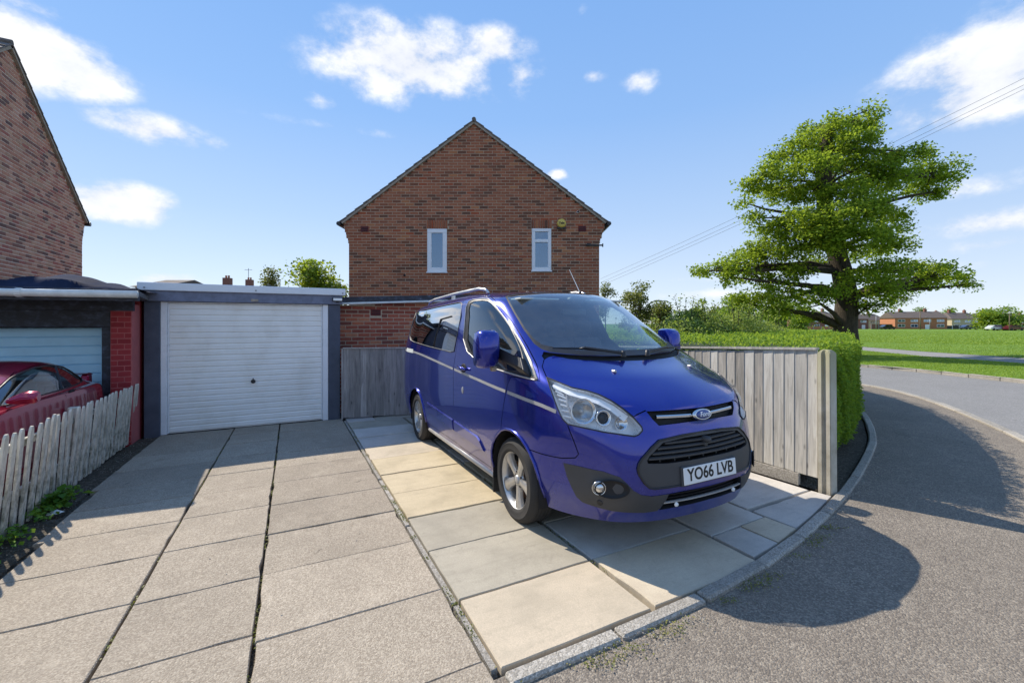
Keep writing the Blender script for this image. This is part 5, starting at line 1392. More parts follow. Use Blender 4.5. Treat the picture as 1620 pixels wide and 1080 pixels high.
    text_mesh('lettering', 'YO66 LVB', M['ink'], pl, .112, .001, TP @ Matrix.Translation((0, .002, .0038)), .93, 0, .002)
    # hood washer jets, wipers, aerial
    for sd, a in ((-1, 12.15), (1, 12.0)):
        p = V.at(a, 5.33, .0, sd); MB().cbox(p.x - .02, p.x + .022, p.y - .012, p.y + .012, p.z - .005, p.z + .016, b=.006).build('washer_jet', M['silver'], van)
    for piv, end in (((.40, -.16, 1.318), (.175, -.70, 1.395)), ((.40, .10, 1.318), (.20, .70, 1.37)), ):
        w = empty('wiper', (0, 0, 0), parent=van); p, e = Vector(piv), Vector(end)
        MB().tube([p, p + Vector((0, 0, .03)), p.lerp(e, .55) + Vector((.01, 0, .035)), p.lerp(e, .62) + Vector((0, 0, .02))], [.018, .014, .011, .008], 7).build('arm', M['black'], w, smooth=True)
        b0, b1 = p.lerp(e, .12) + Vector((-.02, 0, .03)), e
        MB().tube([b0, b0.lerp(b1, .5) + Vector((0, 0, .012)), b1], [.006, .011, .006], 6).build('blade', M['black'], w)
        MB().lathe([(.001, .05), (.018, .045), (.022, 0)], 12, M=Matrix.Translation(p)).build('pivot_cap', M['black'], w, smooth=True)
    ap = V.at(12.0, 9.6, .0, 1); 
    an = empty('antenna', (0, 0, 0), parent=van); ap = Vector((-.86, .33, V.at(11.6, 9.0, 0, 1).z))
    MB().lathe([(.001, .03), (.012, .028), (.022, .008), (.026, -.01)], 12, M=Matrix.Translation(ap)).build('base', M['black'], an, smooth=True)
    MB().tube([ap + Vector((0, 0, .02)), ap + Vector((-.20, 0, .30))], [.005, .003], 6).build('rod', M['paper'], an)
    # underbody and rear
    MB().cbox(-3.85, .78, -.60, .60, .24, .36, b=.03).box(-2.45, -.45, -.90, .90, .26, .34).build('underbody', M['dark'], van)
    # cabin
    db = MB(); 
    dprof = [(.16, 1.05), (.17, 1.235), (.05, 1.285), (-.08, 1.28), (-.17, 1.23), (-.19, 1.05)]
    db.prism(dprof, -.70, .70, 'y'); dd = db.build('dashboard', M['dash'], van); bevel(dd, .02, 2)
    MB().cbox(-.15, .05, -.60, -.24, 1.27, 1.34, b=.03).build('instrument_hood', M['dash'], dd)
    for x0, x1, y0, y1, rz in ((-.06, .10, -.02, .26, .3), (-.08, .06, -.20, -.06, -.2), (-.05, .09, .34, .60, 0)):
        o = MB().cbox(x0, x1, y0, y1, 0, .012, b=.003).build('paper_sheet', M['paper'], dd); o.location = (0, 0, 1.285); o.rotation_euler = (0, 0, 0)
    sw = MB(); TS = Matrix.Translation((-.33, -.42, 1.15)) @ Matrix.Rotation(math.radians(-62), 4, 'Y')
    sw.lathe([(.19 + .014 * math.cos(t), .014 * math.sin(t)) for t in [2 * math.pi * i / 8 for i in range(8)]], 28, M=TS, closed=True); sw.cbox(-.19, .19, -.02, .02, -.01, .01, b=.004, M=TS).lathe([(.001, .02), (.05, .02), (.06, -.01)], 14, M=TS); sw.build('steering_wheel', M['black'], van, smooth=True)
    for y in (-.42, .18, .58):
        st = empty('seat', (0, 0, 0), parent=van); o = MB().cbox(-.98, -.42, y - .22, y + .22, .72, .92, b=.05).build('cushion', M['seat'], st)
        Tb = Matrix.Translation((-.98, y, .88)) @ Matrix.Rotation(math.radians(-14), 4, 'Y'); MB().cbox(-.06, .06, -.23, .23, 0, .58, b=.05, M=Tb).build('backrest', M['seat'], st)
        MB().cbox(-.045, .045, -.13, .13, .62, .79, b=.04, M=Tb).build('headrest', M['seat'], st)
    for y in (-.40, .40):
        st = empty('seat', (0, 0, 0), parent=van); Tb = Matrix.Translation((-2.0, y, .88)) @ Matrix.Rotation(math.radians(-12), 4, 'Y'); MB().cbox(-.06, .06, -.34, .34, 0, .62, b=.05, M=Tb).build('backrest', M['seat'], st); MB().cbox(-.045, .045, -.13, .13, .64, .80, b=.04, M=Tb).build('headrest', M['seat'], st)
    MB().prism([(-.90, .45), (.90, .45), (.90, 1.35), (.80, 1.75), (.70, 1.88), (-.70, 1.88), (-.80, 1.75), (-.90, 1.35)], -1.42, -1.40, 'x').build('bulkhead', M['dark'], van)  # set close behind the front seats, full height, to block sunlight
    MB().prism([(-.86, .30), (.86, .30), (.86, 1.10), (.74, 1.24), (-.74, 1.24), (-.86, 1.10)], .02, .04, 'x').build('firewall_sun_block', M['dark'], van)  # plate added ahead of the cabin to block stray sunlight
    MB().box(.42, .80, -.52, .52, .285, .30).build('undertray_sun_block', M['dark'], van); MB().cbox(.06, .66, -.70, .70, .42, .92, b=.05).build('engine', M['dark'], van)  # floor plate and engine box added to fill the bay and stop a sunlight leak
    MB().box(-2.6, .0, -.88, .88, .45, .50).build('cabin_floor', M['dark'], van)
    mm = empty('interior_mirror', (0, 0, 0), parent=van)
    MB().cbox(-.52, -.49, -.14, .14, 1.68, 1.75, b=.012).build('mirror_body', M['black'], mm); MB().cbox(-.58, -.44, -.09, .09, 1.80, 1.865, b=.02).build('sensor_housing', M['black'], mm)
    for y in (-.40, .42): MB().cbox(-.72, -.50, y - .22, y + .22, 1.835, 1.85, b=.005, M=Matrix.Rotation(.0, 4, 'Y')).build('sun_visor', M['paper'], van)
    # wheels
    def wheel(x, sd, steer=0):
        w = empty('wheel', (x, sd * .865, WHEEL_R), parent=van); w.rotation_euler = (0, RND.uniform(0, 1.2), steer if sd else 0)
        T_ = Matrix.Rotation(math.radians(-90 * sd), 4, 'X')              # local z of the lathe -> outwards
        hw = .108
        prof = [(.222, -hw + .01), (.25, -hw - .004), (.29, -hw - .002), (.318, -hw + .012), (.331, -hw + .034)]
        for i in range(5):
            y = -hw + .045 + i * (2 * hw - .09) / 4
            prof += [(.335, y - .014), (.335, y + .013), (.328, y + .015), (.328, y + .021)] if i < 4 else [(.335, y - .014), (.335, y + .006)]
        prof += [(.331, hw - .034), (.318, hw - .012), (.300, hw - .003), (.29, hw + .002), (.287, hw + .000), (.25, hw + .004), (.236, hw + .001), (.222, hw - .01)]
        MB().lathe(prof, 72, M=T_).build('tyre', M['rubber'], w); 
        auto_smooth(w.children[-1], 50) if w.children else None
        rm = MB().lathe([(.222, -.10), (.205, -.07), (.200, .045), (.212, .075), (.224, .094), (.232, .098), (.234, .09)], 48, M=T_).build('rim', M['alloy'], w, smooth=True)
        MB().lathe([(.001, -.02), (.15, -.02), (.165, -.01), (.165, .0), (.001, .0)], 32, M=T_).build('brake_disc', M['rust'], w)
        MB().lathe([(.001, .078), (.025, .078), (.032, .074), (.036, .06)], 20, M=T_).build('hub_cap', M['silver'], rm, smooth=True)
        for i in range(5):
            t = 2 * math.pi * i / 5
            Rz = T_ @ Matrix.Rotation(t, 4, 'Z'); m = MB()
            for r, wd, h in ((.045, .040, .070), (.075, .034, .074), (.12, .036, .078), (.165, .046, .082), (.205, .064, .086), (.219, .075, .086)):
                m.v += [tuple(Rz @ Vector((r, y, z))) for y, z in ((-wd, h - .035), (-wd * .92, h - .010), (-wd * .45, h), (wd * .45, h), (wd * .92, h - .010), (wd, h - .035))]
            m.f = [(6 * i_ + j, 6 * i_ + j + 1, 6 * i_ + j + 7, 6 * i_ + j + 6) for i_ in range(5) for j in range(5)]
            o = m.build('spoke', M['alloy'], rm); auto_smooth(o, 40)
            q = Rz @ Matrix.Rotation(math.pi / 5, 4, 'Z'); MB().lathe([(.001, .062), (.009, .061), (.012, .05)], 8, M=q @ Matrix.Translation((.062, 0, .008))).build('wheel_nut', M['black'], rm)
        MB().lathe([(.001, .058), (.05, .066), (.07, .064), (.075, .04)], 24, M=T_).build('hub', M['alloy'], rm, smooth=True)
    for x in (0, -2.933):
        for sd in (1, -1): wheel(x, sd)
    return van
make_van()

# ------------------------------------------------------------------ the red sports coupe behind the picket fence
CAR = Loft([
[(0, 0, .22), (.04, .66, .22), (.35, .78, .2), (.8, .80, .19), (1.4, .81, .18), (2.0, .81, .18), (2.6, .81, .18), (3.2, .79, .19), (3.72, .66, .2), (3.98, 0, .2)],
[(-.06, 0, .5), (-.02, .70, .5), (.3, .81, .5), (.8, .835, .5), (1.4, .83, .5), (2.0, .83, .5), (2.6, .83, .48), (3.2, .82, .45), (3.75, .68, .42), (4.03, 0, .42)],
[(-.03, 0, .80), (.03, .69, .79), (.3, .80, .82), (.8, .835, .84), (1.4, .83, .84), (2.0, .82, .84), (2.6, .81, .82), (3.2, .79, .74), (3.66, .65, .66), (3.92, 0, .64)],
[(.10, 0, .87), (.14, .62, .86), (.36, .72, .89), (.8, .765, .90), (1.4, .78, .905), (2.0, .775, .905), (2.45, .74, .90), (2.72, .58, .89), (2.84, .32, .89), (2.88, 0, .89)],
[(.46, 0, .97), (.50, .50, .96), (.58, .60, .985), (.88, .635, 1.12), (1.22, .645, 1.175), (1.52, .635, 1.175), (1.78, .60, 1.145), (1.92, .44, 1.165), (1.97, .22, 1.175), (1.99, 0, 1.18)],
[(.92, 0, 1.17), (.94, .30, 1.17), (.98, .42, 1.175), (1.1, .46, 1.21), (1.28, .47, 1.228), (1.45, .46, 1.228), (1.58, .43, 1.218), (1.64, .31, 1.222), (1.66, .16, 1.226), (1.67, 0, 1.228)],
[(1.15, 0, 1.235), (1.16, 0, 1.235), (1.18, 0, 1.235), (1.22, 0, 1.24), (1.3, 0, 1.243), (1.36, 0, 1.243), (1.4, 0, 1.242), (1.42, 0, 1.242), (1.43, 0, 1.242), (1.43, 0, 1.242)],
])
CAR.sign = 1.0
CAR.sign = 1.0 if CAR.N(4.0, 1.0)[1] > 0 else -1.0
def make_car():
    C_ = CAR; E_ = C_.na + .2
    def arch(cx, ar):
        pts = []
        for i in range(15):
            t = math.radians(-10 + 200 * i / 14); z = .30 + .33 * math.sin(t); x = cx + .34 * math.cos(t)
            a, b = C_.inv_side(x, max(z, .18), ar); pts.append((a, b if z > .24 else -.3))
        return pts
    af, ar_ = arch(3.1, (5, 8.4)), arch(.75, (1.5, 5))
    side = [(2.55, 3.42), (2.9, 3.78), (3.25, 3.93), (4.0, 3.97), (5.0, 3.97), (5.85, 3.93), (6.1, 3.8), (6.28, 3.4), (6.25, 3.10), (5.6, 3.05), (4.0, 3.06), (3.2, 3.1), (2.75, 3.2)]
    wind = [(6.75, 3.08), (6.72, 3.9), (7.2, 3.96), (E_, 3.97), (E_, 3.06), (7.2, 3.06)]
    rear = [(-.2, 3.2), (1.3, 3.2), (1.55, 3.8), (1.6, 4.5), (1.3, 4.75), (-.2, 4.8)]
    door = [(4.0, .35), (3.95, 2.0), (4.0, 3.0), (4.0, 4.05), (5.0, 4.1), (6.0, 4.04), (6.35, 3.5), (6.4, 3.02), (6.1, 2.4), (6.2, .35)]
    R = C_.split([('arch', af), ('arch', ar_), ('gap', C_.strip(door + door[:2], .008)), ('side', side), ('wind', wind), ('rear', rear), ('door', door)], 7, 6)
    car = empty('sports_car', (-2.97, 7.66, gz(6) - .015), 0, 'crimson sports coupe with rear spoiler parked behind the picket fence', 'car')
    car.rotation_euler = (0, 0, math.radians(-90)); car.scale = (1, 1, 1.02)
    C_.build('body', R['body'], M['red'], car)
    for sd in (1, -1):
        d = C_.build('door', R['door'], M['red'], car, (sd,)); C_.build('side_window', R['side'], M['tint'], car, (sd,), off=-.003)
        rim = [C_.at(a, b, .002, sd) for a, b in side]; MB().tube(rim + rim[:1], .008, 6).build('window_seal', M['black'], car, smooth=True)
        MB().tube([C_.at(3.85, 3.08, .0, sd), C_.at(3.75, 3.92, .0, sd)], .014, 6).build('window_pillar', M['black'], car)
        mr_ = empty('mirror', (0, 0, 0), parent=car); b0 = C_.at(5.62, 3.02, 0, sd); m = MB()
        prof = [(0, .02, .0), (.05, .040, .01), (.09, .052, .02), (.17, .054, .02), (.19, .042, .02)]
        for t, h, dz in prof: m.v += [(b0.x + .02 - t * .15 - dx, b0.y + sd * t, b0.z + .04 + dz + dzz) for dx, dzz in ((0, -h), (.055, -h * .9), (.065, 0), (.05, h), (0, h * .9), (-.03, 0))]
        m.f = [(6 * i + j, 6 * i + (j + 1) % 6, 6 * i + 6 + (j + 1) % 6, 6 * i + 6 + j) for i in range(4) for j in range(6)] + [tuple(range(6)), tuple(24 + j for j in range(6))]
        o = m.build('housing', M['red'], mr_); bevel(o, .008, 2, 20)
        h = C_.at(3.7, 2.35, .004, sd); MB().cbox(h.x - .06, h.x + .06, h.y - .008, h.y + .008, h.z - .015, h.z + .015, b=.005).build('side_intake', M['dark'], car)
        for cx in (3.1, .75):
            w = empty('wheel', (cx, sd * .74, .30), parent=car); T_ = Matrix.Rotation(math.radians(-90 * sd), 4, 'X')
            MB().lathe([(.2, -.09), (.27, -.1), (.30, -.08), (.30, .08), (.27, .095), (.2, .085)], 32, M=T_).build('tyre', M['rubber'], w, smooth=True)
            MB().lathe([(.001, .06), (.05, .06), (.17, .05), (.2, .085)], 24, M=T_).build('rim', M['alloy'], w, smooth=True)
    C_.build('windshield', R['wind'], M['windscreen'], car, off=-.003); C_.build('rear_window', R['rear'], M['tint'], car, off=-.003)
    C_.build('inner_shell', [f for k in ('body', 'door', 'gap') for f in R[k]], M['dark'], car, off=-.02)
    sp = empty('spoiler', (0, 0, 0), parent=car)
    o = MB().prism([(-.02, .965), (.10, .985), (.16, .975), (.10, .955), (-.0, .945)], -.62, .62, 'y').build('wing', M['red'], sp); bevel(o, .006, 2)
    for y in (-.58, .58): o = MB().cbox(.0, .13, y - .04, y + .04, .84, .958, b=.015).build('spoiler_leg', M['red'], sp)
    MB().cbox(.3, 3.6, -.65, .65, .16, .3, b=.03).build('underbody', M['dark'], car)
    for y in (-.36, .36):
        st = empty('seat', (0, 0, 0), parent=car); Tb = Matrix.Translation((1.25, y, .35)) @ Matrix.Rotation(math.radians(-14), 4, 'Y'); MB().cbox(-.06, .06, -.22, .22, 0, .5, b=.05, M=Tb).build('backrest', M['seat'], st); MB().cbox(-.05, .05, -.14, .14, .52, .68, b=.04, M=Tb).build('headrest', M['seat'], st)
    MB().prism([(2.1, .55), (2.75, .55), (2.75, .86), (2.3, .88), (2.12, .8)], -.68, .68, 'y').build('dashboard', M['dash'], car)
make_car()
# ------------------------------------------------------------------ fences
def picket_fence():
    p0, p1 = Vector((-1.885, 2.55, 0)), Vector((-2.03, 8.02, 0))
    root = empty('picket_fence', (0, 0, 0), 0, 'low weathered white picket fence leaning along the left side of the drive', 'fence')
    d = (p1 - p0); L_ = d.length; d.normalize(); n = Vector((d.y, -d.x, 0))                   # towards the drive
    lean = math.radians(4.5); me = []
    for k in range(5):
        h = .80 + RND.uniform(-.006, .006); w = .031 + RND.uniform(-.002, .002); t = .008
        out = [(-w, 0), (w, 0), (w, h - .06), (w * .82, h - .025), (w * .35, h), (-w * .35, h), (-w * .82, h - .025), (-w, h - .06)]
        m = MB().prism(out, -t, t, 'y').mesh('picket'); m.materials.append(M['picket']); me.append(m)
    cnt = 41
    for i in range(cnt):
        c = p0 + d * (L_ * (i + .5) / cnt)
        o = bpy.data.objects.new('picket', RND.choice(me)); o.parent = root
        R3 = Matrix((d, -n, Vector((0, 0, 1)))).transposed().to_4x4()
        o.matrix_local = Matrix.Translation((c.x, c.y, gz(c.y) + .0 + RND.uniform(-.012, .010))) @ R3 @ Matrix.Rotation(lean + RND.uniform(-.012, .012), 4, 'X') @ Matrix.Rotation(RND.uniform(-.025, .025), 4, 'Y') @ Matrix.Translation((0, -.016, 0))
        col.objects.link(o)
    for h in (.22, .60):
        off = -n * (.022 + math.sin(lean) * h)
        a, b = p0 + off, p1 + off
        R3 = Matrix((d, -n, Vector((0, 0, 1)))).transposed().to_4x4()
        m = MB(); m.cbox(0, L_, -.0, .04, -.03, .03, b=.004); o = m.build('rail', M['picket'], root)
        o.matrix_local = Matrix.Translation((a.x, a.y, gz(a.y) + h)) @ R3 @ Matrix.Rotation(math.asin(.016), 4, 'Y')
    for t in (.02, .35, .68, .985):
        c = p0 + d * L_ * t - n * .09
        MB().cbox(c.x - .04, c.x + .04, c.y - .04, c.y + .04, gz(c.y) - .1, gz(c.y) + .74, b=.006).build('post', M['picket'], root)
picket_fence()
def board_fence(name, label, p0, p1, ztop, zbot, face, mat, bw, seed, rails=True, gravel=None, grp=None):
    """overlapping vertical boards from p0 to p1; `face` is the side they are nailed on"""
    r = random.Random(seed); p0, p1 = Vector((*p0, 0)), Vector((*p1, 0)); d = p1 - p0; L_ = d.length; d.normalize(); n = Vector((-d.y, d.x, 0)) * face
    root = empty(name, (0, 0, 0), 0, label, 'fence'); x = 0.0; i = 0
    R3 = Matrix((d, n, Vector((0, 0, 1)))).transposed().to_4x4()
    while x < L_ - .02:
        w = min(bw * r.uniform(.88, 1.15), L_ - x); c = p0 + d * (x + w / 2)
        y = (p0 + d * x).y; zt = ztop(x) ; zb_ = zbot(x)
        m = MB(); wo = w / 2 + .008; t = .015
        q = [(-wo, 0.0), (wo, .002), (wo, .009), (-wo, t)]
        zt0, zt1 = ztop(x) - .001, ztop(x + w) - .001; tz = r.uniform(-.006, .004)
        m.v = [(a, b, zb_ + r.uniform(-.004, .004)) for a, b in q] + [(q[0][0], q[0][1], zt0 + tz), (q[1][0], q[1][1], zt1 + tz), (q[2][0], q[2][1], zt1 + tz), (q[3][0], q[3][1], zt0 + tz)]
        m.f = [(3, 2, 1, 0), (4, 5, 6, 7), (0, 1, 5, 4), (1, 2, 6, 5), (2, 3, 7, 6), (3, 0, 4, 7)]
        o = m.build('board', mat, root)
        o.matrix_local = Matrix.Translation((c.x, c.y, 0)) @ R3 @ Matrix.Rotation(r.uniform(-.004, .004), 4, 'Y')
        x += w; i += 1
    def long(z0f, h, y0, y1, nm, mt, x0=0, x1=None):
        x1 = L_ if x1 is None else x1
        a, b = z0f(x0), z0f(x1); m = MB()
        m.v = [(x0, y0, a), (x1, y0, b), (x1, y1, b), (x0, y1, a), (x0, y0, a + h), (x1, y0, b + h), (x1, y1, b + h), (x0, y1, a + h)]
        m.f = [(3, 2, 1, 0), (4, 5, 6, 7), (0, 1, 5, 4), (1, 2, 6, 5), (2, 3, 7, 6), (3, 0, 4, 7)]
        o = m.build(nm, mt, root); o.matrix_local = Matrix.Translation(p0) @ R3; return o
    long(lambda x: ztop(x) - .004, .022, -.03, .03, 'capping', M['fence'])
    if rails:
        for k in (.22, .82): long(lambda x: zbot(x) + (ztop(x) - zbot(x)) * k, .05, -.045, -.002, 'rail', mat)
    if gravel: long(lambda x: zbot(x) - gravel, gravel - .006, -.005, .028, 'gravel_board', M['kerb'], .16)
    return root
# side fence: from the concrete post back beside the van
ft = lambda x: 1.285 - .060 * min(x, 2.9) - .012 * max(0, x - 2.9)
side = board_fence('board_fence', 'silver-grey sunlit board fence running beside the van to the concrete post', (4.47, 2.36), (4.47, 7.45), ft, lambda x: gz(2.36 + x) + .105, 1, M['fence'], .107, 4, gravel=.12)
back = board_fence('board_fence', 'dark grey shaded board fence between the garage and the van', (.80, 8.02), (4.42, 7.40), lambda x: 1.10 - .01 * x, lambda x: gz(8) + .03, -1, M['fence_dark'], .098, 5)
MB().cbox(.775, .80, 7.985, 8.03, gz(8), 1.10, b=.004).build('edge_post', M['fence_dark'], back)
# concrete post
pst = MB(); w, h = .055, 1.345
T = Matrix.Translation((4.465, 2.27, gz(2.27) - .02)) @ Matrix.Rotation(math.radians(-.6), 4, 'Y')
slot = [(-w, -w), (w, -w), (w, -.016), (w - .02, -.014), (w - .02, .014), (w, .016), (w, w), (-w, w), (-w, .016), (-w + .02, .014), (-w + .02, -.014), (-w, -.016)]
pst.prism(slot, 0, h - .03, 'z', M=T)
n = len(slot)
top = [T @ Vector((x * .55, y * .55, h)) for x, y in slot]
pst.v += [tuple(p) for p in top]; pst.f = [f for f in pst.f if f != tuple(range(n, 2 * n))]
pst.f += [(n + i, n + (i + 1) % n, 2 * n + (i + 1) % n, 2 * n + i) for i in range(n)] + [tuple(range(2 * n, 3 * n))]
o = pst.build('concrete_post', M['post']); tag(o, 'lichen-stained concrete fence post at the corner beside the hedge', 'post')
bevel(o, .006, 2, 25)
# ------------------------------------------------------------------ hedge and shrubs
def pic(u, v, Y):                # a direction in the view and a distance ahead -> world point
    X = (u - 810) / 686 * Y
    x, y = W(X, Y); return Vector((x, y, CAM_H + (512 - v) / 686 * Y))
HOUT = [(4.62, 2.52), (4.95, 2.56), (5.5, 2.72), (6.5, 3.02), (7.55, 3.46), (9.0, 4.2), (10.2, 5.0), (11.2, 5.9), (12.0, 6.9), (12.4, 8.2)]
HIN = [(11.2, 8.6), (9.6, 8.0), (7.6, 7.2), (6.0, 6.6), (4.66, 6.2)]
HTOP = 1.33
def hedge():
    root = empty('hedge', (0, 0, 0), 0, 'clipped green hedge behind the concrete post, wrapping round the corner', 'hedge')
    poly = HOUT + HIN; q = [Vector((*p, 0)) for p in poly]; c = sum(q, Vector()) / len(q)
    ins = [p + (c - p).normalized() * .13 for p in q]
    m = MB(); n = len(poly); vs = [(p.x, p.y, gz(p.y) + .02) for p in ins] + [(p.x, p.y, HTOP - .09) for p in ins]
    m.add(vs, [tuple(range(n, 2 * n))] + [(i, (i + 1) % n, n + (i + 1) % n, n + i) for i in range(n)])
    m.build('core', M['hcore'], root)
    r = np.random.default_rng(12); P_, Nn, To = [], [], []
    def lumps(p): return .045 * (np.sin(p[:, 0] * 5.1 + p[:, 2] * 3) + np.sin(p[:, 1] * 6.3 - p[:, 2] * 4.2)) * .5 + .03 * np.sin(p[:, 0] * 13 + p[:, 1] * 11 + p[:, 2] * 12)
    # faces
    for i in range(n):
        a, b = np.array(poly[i]), np.array(poly[(i + 1) % n]); L_ = np.linalg.norm(b - a); near = i < 6
        k = int(L_ * 1.35 * (5200 if near else 1500 if i < 10 else 300)); t = r.uniform(0, 1, k); z = r.uniform(0.05, HTOP, k) ; xy = a + (b - a) * t[:, None]
        nm = np.array([(b - a)[1], -(b - a)[0], 0]) / L_
        low = np.clip((.25 - z) / .25, 0, 1)
        p = np.c_[xy, z + gzs(xy[:, 1])]
        dep = -np.abs(r.normal(size=k)) * .06 + .0 - low * .10
        p = p + nm * (dep + lumps(p) + .02)[:, None]
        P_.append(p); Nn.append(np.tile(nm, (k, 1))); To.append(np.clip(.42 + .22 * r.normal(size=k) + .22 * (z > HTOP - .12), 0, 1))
    qq = np.array(poly); k = 62000; p = r.uniform(qq.min(0), qq.max(0), (k, 2)); p = p[inside(poly, p)]
    z = HTOP - np.abs(r.normal(size=len(p))) * .035; p = np.c_[p, z]; p[:, 2] += lumps(p) * .9 + (r.uniform(0, 1, len(p)) > .975) * r.uniform(.0, .12, len(p))
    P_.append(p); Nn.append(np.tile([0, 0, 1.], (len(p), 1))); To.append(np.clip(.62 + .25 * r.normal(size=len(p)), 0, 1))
    P_, Nn, To = np.vstack(P_), np.vstack(Nn), np.concatenate(To)
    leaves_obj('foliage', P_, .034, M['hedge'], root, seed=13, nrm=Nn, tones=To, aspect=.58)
hedge()
def bush(name, label, blobs, n, size, mat, seed, cat='shrub', twigs=0, parent=None, stems=True, group=None, up=.3):
    """blobs: (x, y, z, rx, ry, rz) ellipsoids filled with leaves, with twigs poking out"""
    r = np.random.default_rng(seed); base = min(blobs, key=lambda b: b[2]); root = empty(name, (base[0], base[1], gz(base[1])), 0, label, cat, group)
    off = np.array([base[0], base[1], gz(base[1])]); B = np.array(blobs, float); vol = B[:, 3] * B[:, 4] * B[:, 5]; pr = vol ** .8 / (vol ** .8).sum()
    k = r.choice(len(B), n, p=pr); d = r.normal(size=(n, 3)); d /= np.linalg.norm(d, axis=1)[:, None]; rad = r.uniform(.35, 1, n) ** .45
    p = B[k, :3] + d * B[k, 3:] * (rad * (1 + .18 * np.sin(d[:, 0] * 9 + k) * np.sin(d[:, 2] * 11 + k * 2)))[:, None]
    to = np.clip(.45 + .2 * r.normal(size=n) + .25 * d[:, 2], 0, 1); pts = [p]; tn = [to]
    tw = MB(); rr = random.Random(seed)
    for i in range(twigs):
        b = B[rr.randrange(len(B))]; a = Vector((b[0] + rr.uniform(-.6, .6) * b[3], b[1] + rr.uniform(-.6, .6) * b[4], b[2] + b[5] * .5)); e = a + Vector((rr.uniform(-.35, .35), rr.uniform(-.35, .35), rr.uniform(.7, 1.25))) * b[5] * 1.1
        tw.tube([a - Vector(off), (a.lerp(e, .5) + Vector((rr.uniform(-.03, .03),) * 3)) - Vector(off), e - Vector(off)], [size * .22, size * .15, size * .08], 4)
        m = 26; t = r.uniform(.35, 1.02, m)[:, None]; q = np.array(a)[None] * (1 - t) + np.array(e)[None] * t + r.normal(size=(m, 3)) * size * .7; pts.append(q); tn.append(r.uniform(.4, .95, m))
    if stems:
        for b in blobs: tw.tube([Vector((base[0], base[1], gz(base[1]) - .05)) - Vector(off), Vector(((base[0] + b[0]) / 2, (base[1] + b[1]) / 2, (b[2] + gz(base[1])) / 2)) - Vector(off), Vector(b[:3]) - Vector(off)], [size * .8, size * .5, size * .25], 5)
    tw.build('stems', M['bark'], root)
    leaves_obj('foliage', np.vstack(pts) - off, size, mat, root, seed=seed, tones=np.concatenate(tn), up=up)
    return root
def blob(u, v, Y, ru, rv, rd=None):
    p = pic(u, v, Y); k = Y / 686; return (p.x, p.y, p.z, ru * k, (rd or ru) * k, rv * k)
# wild shrubs in the corner garden beyond the side fence
bush('shrub', 'wild pale green shrub directly behind the far side of the van', [blob(1085, 540, 7.9, 55, 38, 40), blob(1120, 525, 8.3, 52, 30, 40), blob(1062, 555, 7.4, 40, 34, 35), blob(1090, 515, 8.8, 40, 26, 40)], 17000, .045, M['shrub'], 31, twigs=26)
bush('shrub', 'loose straggling shrub with tall shoots above the hedge top', [blob(1168, 528, 8.6, 46, 32, 40), blob(1205, 532, 8.9, 38, 24, 36), blob(1140, 540, 8.2, 46, 30, 36)], 15000, .042, M['shrub'], 32, twigs=22)
bush('shrub', 'low pale shrub between the dark fence and the house wall', [(5.5, 7.9, .45, .8, .7, .7), (6.3, 8.4, .45, .8, .7, .7)], 6000, .05, M['shrub'], 33)
sp = bush('sapling', 'thin whippy sapling leaning above the shrubs beyond the fence', [blob(1104, 490, 8.4, 5, 6), blob(1112, 477, 8.4, 4, 5), blob(1098, 503, 8.4, 5, 7)], 240, .05, M['young'], 34, cat='sapling', twigs=1)

